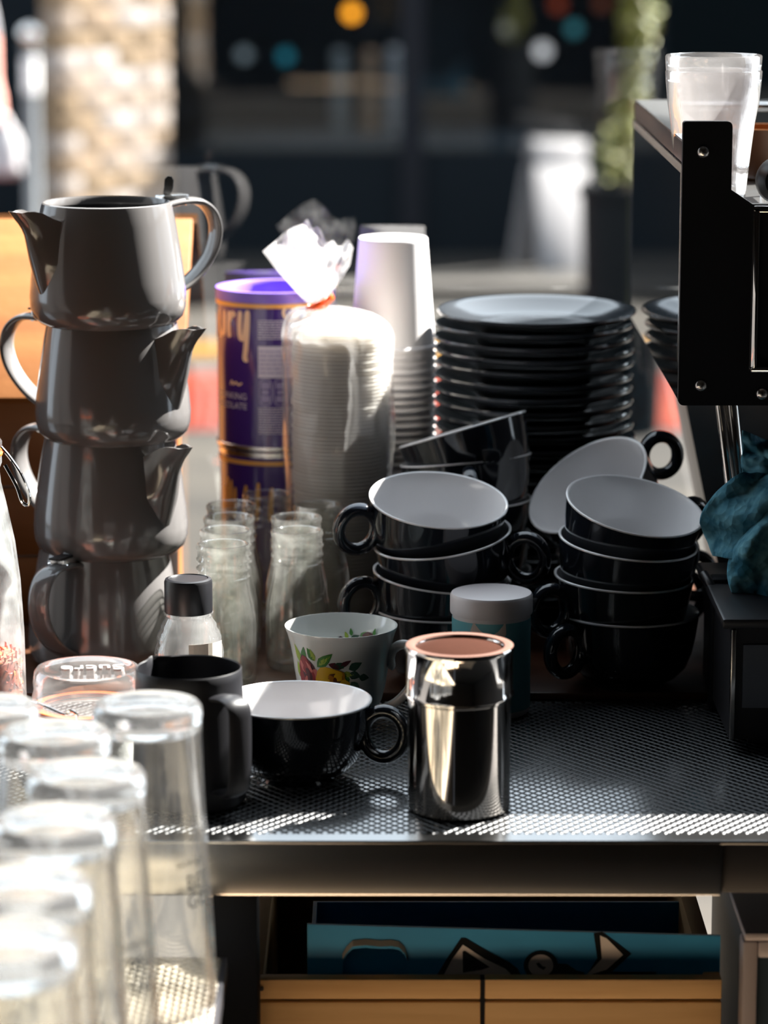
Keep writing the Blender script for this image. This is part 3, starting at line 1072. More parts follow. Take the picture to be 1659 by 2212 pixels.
mb = MB(); mb.lathe(bottle_prof(), 40)
BLAB = [((482, 2.456), 'front left milk bottle of the group, beside the black-capped bottle'),
        ((487, 2.512), 'second milk bottle in the left row, behind the front left one'),
        ((495, 2.566), 'third milk bottle in the left row, counted from the front'),
        ((500, 2.620), 'rearmost milk bottle in the left row beside the teapots'),
        ((642, 2.510), 'front right milk bottle of the group, behind the flowered cup'),
        ((640, 2.566), 'milk bottle directly behind the front right milk bottle'),
        ((578, 2.668), 'rearmost middle milk bottle in front of the purple tins'),
        ((688, 2.618), 'rear right milk bottle in front of the clear bag')]
b0 = None
for (px_, d_), lb in BLAB:
    loc = (X(px_, d_, .1), d_, 0)
    if b0 is None:
        o = b0 = mb.build('milk_bottle', M['bottle_glass'], loc=loc, autosmooth=50)
    else:
        o = b0.copy(); C.objects.link(o); o.location = loc
    o.rotation_euler = (0, 0, random.uniform(0, 6))
    tag(o, lb, 'bottle', 'empty glass milk bottles')


# ------------------------------------------------------------------ clear bottle with black cap
D = 2.335
t = thing('syrup_bottle', 'small ribbed clear bottle with black screw cap behind the black jug', 'bottle', (X(407, D, .1), D, MATZ))
mb = MB()
mb.lathe([(0, .002), (.024, 0), (.0265, .003), (.0268, .050), (.0258, .056), (.0262, .060), (.0252, .0655), (.0240, .068), (.0245, .072), (.0228, .0765), (.0210, .079), (.0208, .082), (.0182, .0855), (.0172, .088), (.0185, .0895), (.0185, .0912), (.016, .092),
          (.0150, .092), (.0155, .086), (.018, .0815), (.020, .076), (.0225, .068), (.0238, .056), (.0248, .050), (.0245, .004), (0, .004)], 48)
mb.build('bottle_body', M['pet'], t)
mb = MB()
mb.lathe([(.0172, .0915), (.0178, .0915), (.0180, .0925), (.0180, .1145), (.0172, .1165), (.0150, .1172), (.0145, .1165), (0, .1165)], 90, rfun=lambda a, z: 1 + (.012 * math.cos(45 * a) if .093 < z < .114 else 0))
mb.build('cap', M['black_plastic'], t, autosmooth=30)
mb = MB()
vs, fs = [], []
rect_on_cyl(mb, -.012, .018, .045, .072, .0268, -PI / 2 + .5, .0004, 8)
mb.build('label', pbr('bottle_label', (.75, .68, .58), .5), t, smooth=False)


# ------------------------------------------------------------------ flowered china cup
D = 2.362
FC = (X(737, D, .07), D, MATZ)
t = thing('china_cup', 'white flared china cup printed with red and yellow roses', 'cup', FC)
fprof = [(.0205, 0), (.0212, .0020), (.0215, .0045), (.0265, .0090), (.0310, .0180), (.0338, .0300), (.0357, .0420), (.0372, .0530), (.0392, .0630), (.0415, .0705), (.0428, .0740)]


def frad(z):
    for (r0, z0), (r1, z1) in zip(fprof[:-1], fprof[1:]):
        if z0 <= z <= z1:
            return r0 + (r1 - r0) * (z - z0) / (z1 - z0)
    return fprof[-1][0] if z > .05 else fprof[0][0]


M['china'] = pbr('china', (0.78, 0.79, 0.76), 0.12, coat=.4)
mb = MB(); mb.lathe([(0, .002), (.0195, .002), (.0195, 0)] + fprof + [(.0427, .0748), (.0418, .0748), (.0405, .0715), (.0380, .063), (.0360, .053), (.0345, .042), (.0325, .030), (.0295, .018), (.024, .010), (0, .006)], 72)
mb.build('cup_body', M['china'], t)
hd = Vector((.97, -.25, 0))
hp = [(.0385, .0545), (.0425, .0525), (.0395, .0490), (.0375, .0530), (.0400, .0600), (.0480, .0635), (.0565, .0600), (.0600, .0500), (.0580, .0380), (.0520, .0270), (.0430, .0170), (.0330, .0110), (.027, .0095)]
hp = [(.0380, .0435), (.0392, .0460), (.0385, .0520), (.0410, .0585), (.0480, .0625), (.0560, .0600), (.0595, .0510), (.0580, .0385), (.0520, .0270), (.0430, .0175), (.0330, .0120), (.028, .0105)]
pts = spline([hd * r + Vector((0, 0, z)) for r, z in hp], 5)
mb = MB(); mb.tube(pts, [.0030 + .0009 * math.sin(PI * i / (len(pts) - 1)) for i in range(len(pts))], 12, up=hd.cross(Vector((0, 0, 1))), flat=.75)
mb.build('handle', M['china'], t)


class Decal:
    def __init__(s, rad, ang0):
        s.mats = {}; s.rad = rad; s.ang0 = ang0

    def shape(s, key, pts, layer):
        mb = s.mats.setdefault(key, MB())
        cx = sum(p[0] for p in pts) / len(pts); cz = sum(p[1] for p in pts) / len(pts)
        rings = [[(cx, cz)]] + [[(cx + (x - cx) * f, cz + (z - cz) * f) for x, z in pts] for f in (.5, 1)]
        vs = []
        for ring in rings:
            for x, z in ring:
                r = s.rad(z) + (.00018 + .00012 * layer)
                if s.rad(.05) < 0:
                    pass
                a = s.ang0 + x / .036
                vs.append((r * math.cos(a), r * math.sin(a), z))
        n = len(pts)
        fs = [(0, 1 + k, 1 + (k + 1) % n) for k in range(n)] + [(1 + k, 1 + n + k, 1 + n + (k + 1) % n, 1 + (k + 1) % n) for k in range(n)]
        mb.add(vs, fs)

    def ell(s, key, cx, cz, a, b, rot, layer, wob=0.0, n=18):
        c, q = math.cos(rot), math.sin(rot)
        pts = []
        ph = random.uniform(0, 6)
        for k in range(n):
            t_ = 2 * PI * k / n
            f = 1 + wob * math.sin(3 * t_ + ph) + wob * .6 * math.sin(5 * t_ + ph * 2)
            x, z = a * f * math.cos(t_), b * f * math.sin(t_)
            pts.append((cx + x * c - z * q, cz + x * q + z * c))
        s.shape(key, pts, layer)

    def leaf(s, key, cx, cz, ln, wd, rot, layer):
        c, q = math.cos(rot), math.sin(rot)
        prof = [(0, 0), (.15, .6), (.35, 1), (.6, .8), (.85, .35), (1, 0), (.85, -.35), (.6, -.8), (.35, -1), (.15, -.6)]
        s.shape(key, [(cx + (u * ln) * c - (v * wd / 2) * q, cz + (u * ln) * q + (v * wd / 2) * c) for u, v in prof], layer)

    def build(s, parent, nm):
        for k, mb in s.mats.items():
            mb.build(nm + '_' + k, M[k], parent, smooth=True)


dc = Decal(frad, -PI / 2)
# leaves
for key, cx, cz, ln, wd, rot in (('lime', -.0335, .0500, .016, .006, 1.9), ('green', -.031, .052, .013, .006, 1.35), ('lime', -.036, .038, .014, .006, 1.75), ('green', -.0205, .0545, .011, .006, 2.0), ('lime', -.0195, .0545, .010, .004, 1.9),
                                 ('green', -.0180, .0500, .017, .008, .75), ('lime', -.0165, .0515, .012, .004, .72), ('darkgreen', -.006, .0505, .012, .006, .25), ('darkred', -.009, .053, .012, .005, -.25), ('darkred', .000, .0515, .009, .004, .55),
                                 ('green', -.001, .046, .010, .006, -.6), ('lime', .001, .0455, .009, .005, -.1), ('darkgreen', .006, .049, .011, .007, .45), ('darkgreen', .006, .0455, .010, .007, -.3), ('darkgreen', .002, .043, .010, .007, -1.2), ('darkgreen', .014, .0425, .009, .006, -.2), ('darkgreen', .008, .039, .012, .007, -.9), ('darkred', .010, .034, .009, .006, -1.0), ('darkgreen', .0, .037, .012, .007, -.8)):
    dc.leaf(key, cx, cz, ln, wd, rot, 0)
# red rose
for key, cx, cz, a, b, rot, ly in (('darkred', -.0275, .0445, .0082, .0125, .15, 1), ('red', -.0290, .0450, .0070, .0115, .2, 2), ('darkred', -.0275, .0415, .0046, .0085, .1, 3), ('pink', -.0315, .0480, .0018, .0055, .5, 3), ('red', -.0268, .0475, .0040, .0050, -.3, 4), ('pink', -.0245, .0490, .0012, .0048, .6, 5),
                                   ('darkred', -.0262, .0435, .0022, .0050, .2, 5), ('pink', -.0290, .0375, .0014, .0048, -.25, 5), ('red', -.0330, .0375, .0034, .0062, .3, 3), ('pink', -.0215, .0425, .0028, .0060, -.25, 1), ('red', -.023, .040, .0026, .006, -.2, 2), ('yellow', -.0325, .0310, .0050, .0040, 0, 3), ('yellow', -.0220, .0305, .0045, .0038, 0, 3)):
    dc.ell(key, cx, cz, a, b, rot, ly, .09)
# yellow rose
for key, cx, cz, a, b, rot, ly in (('yellow', -.0085, .0405, .0120, .0100, 0, 2), ('ochre', -.0050, .0410, .0085, .0085, 0, 3), ('yellow', -.0070, .0445, .0085, .0042, .15, 4), ('brown', -.0045, .0410, .0050, .0052, .2, 5), ('yellow', -.0110, .0400, .0038, .0075, .35, 5), ('ochre', -.0060, .0405, .0022, .0045, .5, 6), ('yellow', -.0020, .0430, .0030, .0035, .3, 6), ('brown', -.0040, .0395, .0014, .0036, .1, 7),
                                   ('yellow', -.0085, .0345, .0075, .0035, -.45, 6), ('ochre', -.0060, .0330, .0060, .0016, -.5, 7), ('yellow', .0015, .0360, .0055, .0052, .4, 4), ('ochre', .002, .0345, .0035, .0030, .4, 5), ('pink', -.0145, .0360, .0030, .0050, .3, 1), ('yellow', -.005, .030, .008, .003, 0, 4)):
    dc.ell(key, cx, cz, a, b, rot, ly, .07)
dc.build(t, 'print')
# small sprig inside, on the far wall
irad = lambda z: (.0345 + (z - .042) * .17 if z < .053 else .0362 + (z - .053) * .2) - .0010
dc = Decal(lambda z: irad(z) - .0006, 0)


def flip(cx, cz):
    return cx, cz


dc.ang0 = math.radians(62)
for key, cx, cz, ln, wd, rot in (('green', .003, .0575, .007, .004, 2.4), ('lime', .002, .0560, .006, .003, 2.9), ('green', .000, .0545, .008, .004, .2), ('lime', .006, .0545, .006, .0035, 3.3), ('darkgreen', .011, .0560, .008, .0035, 2.8), ('green', -.009, .0590, .007, .0035, 1.7), ('darkgreen', -.011, .0565, .006, .003, 1.9), ('green', .010, .0580, .006, .003, 1.4), ('lime', .013, .0555, .006, .003, 1.2), ('darkred', .021, .0560, .006, .004, 3.3)):
    dc.leaf(key, cx, cz, ln, wd, rot, 0)
dc.ell('darkred', -.004, .0575, .0048, .0052, 0, -1, .12)
dc.ell('brown', -.004, .0580, .0022, .0026, 0, -2, .1)
dc.build(t, 'inner_print')


# ------------------------------------------------------------------ black milk jug
D = 2.143
t = thing('milk_jug', 'matte black steel milk jug with squared handle towards the viewer', 'jug', (X(409, D, .05), D, MATZ))
sp_dir = math.atan2(.75, -.66)


def jug_r(a, z):
    da = abs((a - sp_dir + PI) % (2 * PI) - PI)
    k = max(0, 1 - da / .38)
    return 1 + .20 * k * k * max(0, (z - .07) / .026) ** 1.5


mb = MB()
mb.lathe([(0, .001), (.036, .001), (.0385, .003), (.0395, .010), (.0392, .030), (.0380, .060), (.0368, .0900), (.0366, .0955), (.0360, .0962), (.0354, .0955), (.0356, .090), (.0367, .060), (.0378, .012), (.035, .004), (0, .004)], 80, rfun=jug_r)
mb.build('jug_body', M['black_steel'], t)
hdv = Vector((.62, -.78, 0)).normalized()
pts = spline([hdv * r + Vector((0, 0, z)) for r, z in ((.036, .0815), (.050, .0830), (.0585, .0790), (.0600, .066), (.0595, .040), (.0570, .022), (.0500, .0165), (.0385, .0160))], 5)
mb = MB(); mb.tube(pts, .0085, 14, up=hdv.cross(Vector((0, 0, 1))), flat=1)
side = hdv.cross(Vector((0, 0, 1)))
nv = []
for i, p in enumerate(pts):
    for k in range(14):
        v = Vector(mb.v[i * 14 + k]) - p
        s_ = v.dot(side)
        nv.append(tuple(p + side * s_ * 1.1 + (v - side * s_) * .3))
mb.v = nv
mb.build('handle', M['black_steel'], t, autosmooth=60)


# ------------------------------------------------------------------ chocolate shaker
D = 2.125
t = thing('chocolate_shaker', 'polished steel chocolate shaker with brown dusted mesh top', 'shaker', (X(992, D, .05), D, MATZ))
mb = MB(); mb.lathe([(0, .001), (.0335, .001), (.0350, .0025), (.0352, .006), (.0352, .0790), (.0362, .0800), (.0362, .0815)], 64)
mb.build('canister', M['canister'], t)
mb = MB(); mb.lathe([(.0366, .0815), (.0372, .0820), (.0372, .0835), (.0366, .0845), (.0366, .1120), (.0372, .1130), (.0374, .1148), (.0368, .1162), (.0345, .1168), (.0310, .1160), (.0302, .1150), (.0300, .1135)], 64)
mb.build('cap', M['chrome'], t)
mb = MB(); mb.lathe([(.0368, .1163), (.0345, .1170), (.0308, .1162), (.0303, .1152)], 64)
mb.build('dusted_rim', pbr('cocoa_dust', (.10, .052, .040), .8, spec=.1), t)
mb = MB(); mb.lathe([(.0302, .1135), (.020, .1158), (.010, .1168), (0, .1170)], 64)
mb.build('mesh_screen', M['screen'], t)

# ------------------------------------------------------------------ white tub with teal label
D = 2.388
t = thing('white_tub', 'round white plastic tub with ribbed lid and teal label', 'tub', (X(1061, D, .05), D, MATZ))
mb = MB(); mb.lathe([(0, .001), (.0280, .001), (.0296, .003), (.0298, .010), (.0298, .0780), (.0285, .0830)], 64)
mb.build('tub_body', M['pale_plastic'], t)
mb = MB(); mb.lathe([(.0305, .0790), (.0312, .0790), (.0314, .0800), (.0314, .0925), (.0305, .0945), (.0290, .0950), (0, .0950)], 120, rfun=lambda a, z: 1 + (.008 * math.cos(60 * a) if .0795 < z < .0935 else 0))
mb.build('lid', M['pale_plastic'], t, autosmooth=30)
mb = MB(); rect_on_cyl(mb, -.060, .075, .006, .0760, .0298, -PI / 2, .0004, 40)
mb.build('label', M['teal_label'], t)
dc = Decal(lambda z: .0303, -PI / 2)
dc.shape('cream', [(-.018, .0765), (.012, .0765), (.0125, .068), (.015, .058), (.014, .050), (.006, .047), (-.004, .047), (-.011, .050), (-.016, .058), (-.0155, .066), (-.021, .070)], 1)
dc.shape('teal_label', [(.011, .066), (.016, .074), (.024, .0755), (.028, .070), (.027, .060), (.018, .055), (.012, .060)], 3)
dc.build(t, 'label')

# ------------------------------------------------------------------ clip-top sugar jar
D = 2.19
jz = MATZ
t = thing('clip_jar', 'low clip-top glass jar with orange seal and embossed lid', 'jar', (X(190, D, .06), D, jz))
mb = MB(); mb.lathe([(0, .001), (.036, .001), (.039, .004), (.0395, .045), (.0380, .0505), (.0385, .0530), (.0385, .0545), (.034, .0545), (.0335, .050), (.036, .045), (.0355, .006), (0, .005)], 56)
mb.build('jar_body', M['jar_glass'], t)
mb = MB(); mb.lathe([(0, .006), (.035, .006), (.0352, .040), (.030, .041), (0, .0415)], 48)
mb.build('sugar', pbr('sugar', (.80, .74, .70), .8, bump=(400, .4, .001)), t)
mb = MB(); mb.lathe([(.033, .0545), (.0392, .0545), (.0398, .0558), (.0392, .0572), (.033, .0572)], 56)
mb.build('rubber_seal', M['orange_rubber'], t)
lid = MB(); lid.lathe([(0, .0574), (.0385, .0574), (.0392, .0590), (.0392, .0640), (.0380, .0690), (.0384, .0740), (.0375, .0815), (.0355, .0842), (.0340, .0842), (.0315, .0822), (.0300, .0815), (0, .0815)], 72,
                      rfun=lambda a, z: 1 + (.006 * math.cos(70 * a) if .0818 < z < .0843 else 0))
lo = lid.build('lid', M['lidglass'], t, autosmooth=50)
vs, fs = text_polys('Sucre', .0200, 'CENTER', extrude=.0009)
rt = Matrix.Rotation(PI + .12, 4, 'Z')
vs = [rt @ Vector((v.x, v.y - .006, 0)) + Vector((.003, 0.006, .0821 + v.z)) for v in vs]
mb = MB(); mb.add(vs, fs); mb.build('embossed_lettering', pbr('embossed', (.42, .40, .40), .3), lo, smooth=False)
wire = MB()
for s in (1,):
    pts = [(-.0395, -.004, .0610), (-.0405, -.012, .0635), (-.034, -.0235, .0648), (-.024, -.0330, .0635), (-.0130, -.0405, .0610), (-.0085, -.0425, .0640), (-.0040, -.0430, .0610), (-.0045, -.0428, .053), (-.0055, -.0415, .045), (-.003, -.0410, .038), (.001, -.0405, .031)]
    wire.tube(spline(pts, 5), .0011, 8)
wire.build('wire_bail', M['chrome'], t)
wire = MB()
pts = [(.0402 * math.cos(a), .0402 * math.sin(a), .0505) for a in [2 * PI * k / 40 for k in range(40)]]
wire.tube(pts, .0011, 6, loop=True)
wire.build('wire_band', M['chrome'], t)

# ------------------------------------------------------------------ tall jar with dried tea at the left edge
D = 2.36
t = thing('tea_jar', 'tall clip-top glass jar part filled with red dried tea at left edge', 'jar', (X(-66, D, .1), D, MATZ))
op = [(0, .001), (.036, .001), (.0405, .004), (.0412, .012), (.0405, .070), (.0385, .110), (.0350, .140), (.0300, .165), (.0255, .185), (.0245, .195), (.0265, .200), (.0265, .206)]
mb = MB(); mb.lathe(op + [(.0235, .206), (.0220, .195), (.023, .185), (.0275, .164), (.0325, .140), (.0360, .110), (.038, .070), (.0385, .012), (.036, .006), (0, .005)], 56)
mb.build('jar_body', M['jar_glass'], t)
mb = MB(); mb.lathe([(0, .207), (.025, .207), (.0270, .210), (.0270, .216), (.023, .222), (0, .222)], 48)
mb.build('lid', M['lidglass'], t)
mb = MB(); mb.lathe([(.020, .2062), (.0272, .2060), (.0275, .2075), (.020, .2078)], 48)
mb.build('rubber_seal', M['orange_rubber'], t)
mb = MB()
mb.lathe([(0, .006), (.035, .006), (.0372, .012), (.0368, .050), (.034, .052), (0, .053)], 48)
mb.build('tea', M['tea'], t)
mb = MB()
for k in range(520):
    a = random.uniform(0, 2 * PI); z = random.uniform(.008, .053)
    r = .0368 if random.random() < .75 else random.uniform(.0, .036)
    if r < .0365: z = .0535
    c = Vector((r * math.cos(a), r * math.sin(a), z)); s = random.uniform(.0015, .0034)
    q = Euler((random.uniform(0, 6), random.uniform(0, 6), random.uniform(0, 6))).to_matrix()
    pp = [c + q @ Vector(v) * s for v in ((-1, -.35, 0), (1, -.3, .2), (.9, .35, 0), (-.8, .3, .25), (0, 0, .5))]
    mb.cur = k % 3
    mb.add(pp, [(0, 1, 4), (1, 2, 4), (2, 3, 4), (3, 0, 4), (3, 2, 1, 0)])
tl_ = mb.build('tea_flakes', [M['tea'], pbr('tea_orange', (.70, .25, .06), .6), pbr('tea_pink', (.62, .22, .22), .6)], t, smooth=False)
tag(tl_, kind='stuff')
mb = MB()
wp = spline([(.027, -.006, .213), (.034, -.008, .205), (.0425, -.010, .192), (.0475, -.010, .178), (.0470, -.010, .170), (.0425, -.010, .172), (.0385, -.010, .184), (.0300, -.009, .200)], 5)
mb.tube(wp, .0014, 8)
mb.build('wire_clip', M['chrome'], t)

# ------------------------------------------------------------------ front shelf with inverted glasses
SHZ = -.078
sx1 = X(478, 1.95, SHZ)
st = thing('glass_shelf', 'dark low shelf in front of the table carrying the upturned glasses', 'shelf', (-.3, 1.7, GROUND))
mb = MB(); mb.box(-.62, sx1, 1.25, 2.03, SHZ - .016, SHZ - .0015)
child_world(mb.build('shelf_board', M['black_steel'], smooth=True, bevel=.001), st)
for lx, ly in ((-.58, 1.3), (sx1 - .03, 1.3), (-.58, 1.98), (sx1 - .03, 1.98)):
    mb = MB(); mb.box(lx - .015, lx + .015, ly - .015, ly + .015, GROUND, SHZ - .016)
    child_world(mb.build('leg', M['black_matte'], smooth=True, bevel=.001), st)
mb = MB(); net(mb, -.60, sx1 - .004, 1.27, 2.025, SHZ - .0015, .0092, .0092, .0028, .0010)
tag(mb.build('shelf_mat', M['net_tan'], smooth=False), 'tan plastic diamond net liner under the upturned glasses', 'shelf liner')
GZ = SHZ + .0000
GH = .197


def gprof():
    o = [(.0405, 0), (.0413, .0012), (.0415, .012), (.0412, .035), (.0400, .060), (.0385, .085), (.0368, .110), (.0352, .140), (.0342, .170), (.0340, .185), (.0345, .190), (.0338, .1945), (.0320, .1968), (.0300, .1965), (.0270, .1945), (0, .1940)]
    i = [(0, .1835), (.0270, .1830), (.0305, .1800), (.0320, .170), (.0332, .140), (.0348, .110), (.0365, .085), (.0380, .060), (.0392, .035), (.0396, .012), (.0396, .001)]
    return o, i


o_, i_ = gprof()
mb = MB()
kO = [p for p in o_ if p[1] <= .186]; kI = [p for p in i_ if p[1] <= .1805]
mb.lathe(list(reversed(kI))[:0] + kO[::-1][::-1], 56)
mb.lathe(kI, 56)
mb.lathe([kI[-1], kO[0]], 56)
mbb = MB()
mbb.lathe([(.0306, .1800), (.0338, .1802), (.0340, .1855)] + [p for p in o_ if p[1] > .186] + [(0, .1835), (.0270, .1830)], 56, closed=True)
glasses = [((318, 1524), 1.936, 'upturned beer glass nearest the jug, dark lettering on its side', True),
           ((-34, 1520), 1.93, 'upturned glass cut by the left edge below the tea jar', False),
           ((118, 1588), 1.868, 'upturned glass second in the row, behind the nearer ones', False),
           ((187, 1668), 1.778, 'upturned glass third in the row, faint lettering low down', True),
           ((116, 1772), 1.683, 'blurred upturned glass fourth in the row towards the viewer', False),
           ((54, 1910), 1.572, 'blurred upturned glass fifth in the row towards the viewer', False),
           ((13, 2025), 1.480, 'closest and most blurred upturned glass at the lower left', False)]
g0 = None


def grad(z):
    for (r0, z0), (r1, z1) in zip(o_[:-1], o_[1:]):
        if z0 <= z <= z1:
            return r0 + (r1 - r0) * (z - z0) / (z1 - z0)
    return .0415


for (pp, d_, lb, txt) in glasses:
    t = thing('beer_glass', lb, 'glass', (X(pp[0], d_, .11), d_, GZ), 'upturned beer glasses')
    if g0 is None:
        g0 = mb.build('glass_body', M['front_thin'], t, autosmooth=60)
        g1 = mbb.build('glass_base', M['front_glass'], t, autosmooth=60)
    else:
        o = bpy.data.objects.new('glass_base', g1.data); C.objects.link(o); o.parent = t
        o = bpy.data.objects.new('glass_body', g0.data); C.objects.link(o); o.parent = t
    if txt:
        mt = MB()
        for s, sz, zz in (('HUMAN', .0062, .0985), ('BEE', .0135, .0840), ('GO', .0135, .0720)):
            vs, fs = text_polys(s, sz, 'LEFT')
            shift = -.006 if sz < .01 else 0
            a0 = -PI / 2 + math.radians(40)
            v2 = []
            for v in vs:
                z = zz + v.y
                r = grad(z) + .0003
                a = a0 + (v.x + shift) / r
                v2.append((r * math.cos(a), r * math.sin(a), z))
            mt.add(v2, fs)
        mt.build('lettering', M['ink'], t, smooth=False)

# ------------------------------------------------------------------ under the table: crate, blue box, metal frame
CY = 2.12
cz1 = P(800, 2116, CY).z
cxa, cxb = X(531, CY, cz1), X(1560, CY, cz1)
cr = thing('wooden_crate', 'pale wooden plank crate on the shelf under the table', 'crate', (0, CY, -.38))
pl_h = [(cz1 - .0145, cz1), (cz1 - .075, cz1 - .0165), (cz1 - .140, cz1 - .077), (-.38, cz1 - .142)]
xm = X(1043, CY, cz1)
for (z0, z1) in pl_h:
    for (xa, xb) in ((cxa, xm - .0015), (xm + .0015, cxb)):
        mb = MB(); mb.box(xa, xb, CY, CY + .012, z0, z1)
        child_world(mb.build('plank', M['wood_crate'], bevel=.0012), cr)
for xa in (cxa, cxb - .012):
    mb = MB(); mb.box(xa, xa + .012, CY + .012, CY + .30, -.38, cz1)
    child_world(mb.build('side_panel', M['wood_crate'], bevel=.0012), cr)
mb = MB(); mb.box(cxa, cxb, CY + .30, CY + .312, -.38, cz1)
child_world(mb.build('back_panel', M['wood_crate'], bevel=.0012), cr)
mb = MB(); mb.box(xm - .0015, xm + .0015, CY + .002, CY + .013, -.38, cz1 - .001)
child_world(mb.build('batten', M['black_matte'], smooth=False), cr)
for sx_ in (cxa + .011, ):
    mb = MB(); mb.lathe([(0, 0), (.0016, 0), (.0016, .001), (0, .0012)], 10)
    mb.v = [(x + sx_, -z + CY, y + cz1 - .0065) for x, y, z in mb.v]
    child_world(mb.build('nail', M['black_steel']), cr)
sl = MB(); sl.box(X(1290, CY, cz1), X(1425, CY, cz1), CY + .016, CY + .03, cz1 - .01, P(1300, 2092, CY + .02).z)
tag(sl.build('wood_offcut', wood_mat('offcut', (.16, .085, .04), (.25, .15, .07), (20, 20, 60), .7), bevel=.001), 'rough brown wood offcut standing at the crate edge before the blue box', 'wood')

BY = 2.136
bz = lambda px_, py_: P(px_, py_, BY)
bb = thing('blue_box', 'blue printed cardboard box with hand hole inside the crate', 'box', (0, BY, -.37))
# front panel with an arched hand hole (opening)
xa, xb = bz(664, 2050).x, bz(1556, 2050).x
zt = bz(700, 1997).z; ztr = bz(1556, 2022).z
zb = -.375
hole_top = [(bz(px_, py_).x, bz(px_, py_).z) for px_, py_ in ((740, 2079), (748, 2064), (762, 2050), (790, 2047), (820, 2050), (845, 2049), (862, 2052), (874, 2064), (880, 2081))]
hx0, hx1 = hole_top[0][0], hole_top[-1][0]
hzb = bz(800, 2108).z
mb = MB()
y0, y1 = BY, BY + .003
# panel as pieces around the hole
poly = [(xa, zb), (hx0, zb), (hx0, hole_top[0][1]), (xa, zt)]
def ztop(x): return zt + (ztr - zt) * (x - xa) / (xb - xa)
cols = [xa, hx0] + [p[0] for p in hole_top[1:-1]] + [hx1, xb]
mb.prism_xz([(xa, zb), (hx0, zb), (hx0, ztop(hx0)), (xa, zt)], y0, y1)
for (p, q) in zip(hole_top[:-1], hole_top[1:]):
    mb.prism_xz([(p[0], p[1]), (q[0], q[1]), (q[0], ztop(q[0])), (p[0], ztop(p[0]))], y0, y1)
mb.prism_xz([(hx0, zb), (hx1, zb), (hx1, hzb), (hx0, hzb)], y0, y1)
mb.prism_xz([(hx1, zb), (xb, zb), (xb, ztr), (hx1, ztop(hx1))], y0, y1)
child_world(mb.build('front_panel', M['blue_print'], smooth=False), bb)
mb = MB()
up = [(x, z + .0007) for x, z in hole_top]
for p, q in zip(hole_top[:-1], hole_top[1:]):
    mb.add([(p[0], y0 - .0035, p[1] + .003), (q[0], y0 - .0035, q[1] + .003), (q[0], y0 - .0005, q[1] + .0065), (p[0], y0 - .0005, p[1] + .0065), (p[0], y0 + .014, p[1] - .002), (q[0], y0 + .014, q[1] - .002)],
           [(0, 1, 2, 3), (0, 4, 5, 1)])
child_world(mb.build('hand_hole_flap', M['cardboard'], smooth=False), bb)
for (bxa, bxb, bya, byb) in ((xa, xa + .003, y1, y1 + .18), (xb - .003, xb, y1, y1 + .18), (xa, xb, y1 + .18, y1 + .183)):
    mb = MB(); mb.box(bxa, bxb, bya, byb, zb, min(zt, ztr) - .035)
    child_world(mb.build('side_panel', M['blue_print'], smooth=False), bb)
mb = MB(); mb.box(xa + .003, xb - .003, y1 + .010, y1 + .013, zb, ztr - .004)
child_world(mb.build('inner_liner', M['blue_print'], smooth=False), bb)


def flat_print(name, mat, pts, off):
    mb = MB()
    q = [(bz(a, b).x, bz(a, b).z) for a, b in pts]
    mb.add([(x, y0 - off, z) for x, z in q], [tuple(range(len(q)))])
    child_world(mb.build(name, mat, smooth=False), bb)


flat_print('print_outline', M['ink'], [(940, 2112), (968, 2066), (996, 2026), (1006, 2026), (1050, 2052), (1100, 2078), (1118, 2092), (1128, 2112)], .0004)
flat_print('print_shape', M['print_white'], [(955, 2112), (975, 2074), (1000, 2040), (1046, 2070), (1092, 2092), (1112, 2112)], .0007)
flat_print('print_triangle', M['ink'], [(999, 2055), (1004, 2053), (1030, 2070), (1058, 2088), (1040, 2094), (1000, 2100)], .0010)
eye = lambda cx, cy, rx, ry: [(cx + rx * math.cos(2 * PI * k / 24), cy + ry * math.sin(2 * PI * k / 24)) for k in range(24)]
flat_print('print_ring', M['ink'], eye(1168, 2085, 37, 32), .0006)
flat_print('print_disc', M['print_white'], eye(1168, 2085, 27, 24), .0009)
flat_print('print_dot', M['ink'], [(1158, 2080), (1164, 2078), (1172, 2086), (1180, 2088), (1174, 2094), (1163, 2088)], .0012)
flat_print('print_tail', M['ink'], [(1196, 2080), (1225, 2082), (1246, 2096), (1262, 2100), (1262, 2112), (1190, 2112), (1180, 2104)], .0005)
flat_print('print_outline', M['ink'], [(1282, 2016), (1300, 2012), (1364, 2060), (1318, 2102), (1262, 2114), (1290, 2070)], .0004)
flat_print('print_chevron', M['print_white'], [(1296, 2020), (1310, 2026), (1346, 2062), (1310, 2094), (1264, 2108), (1300, 2070)], .0007)

fx = P(1600, 2100, 2.08)
fr = thing('metal_cabinet', 'grey metal framed cabinet corner at the lower right edge', 'cabinet', (fx.x, 2.08, GROUND))
zt_ = P(1620, 2034, 2.08).z
for nm, b_ in (('post', (X(1597, 2.08, -.2), X(1630, 2.08, -.2), 2.08, 2.10, GROUND, zt_)), ('rail', (X(1630, 2.08, -.2), .62, 2.08, 2.10, zt_ - .012, zt_)), ('top_panel', (X(1600, 2.08, -.2), .62, 2.08, 2.40, zt_, zt_ + .006))):
    mb = MB(); mb.box(*b_)
    child_world(mb.build(nm, M['frame_metal'], bevel=.002), fr)
mb = MB(); mb.box(X(1630, 2.08, -.2), .62, 2.092, 2.38, GROUND, zt_ - .012)
child_world(mb.build('door_panel', M['deep_blue'], smooth=False), fr)

# ------------------------------------------------------------------ coffee machine at the right
MY = 2.345
mc = thing('coffee_machine', 'black coffee machine with mirror polished side panel at right', 'coffee machine', (.4, 2.55, 0))


def mch(mb_, name, mat, parent=mc, **k):
    return child_world(mb_.build(name, mat, **k), parent)


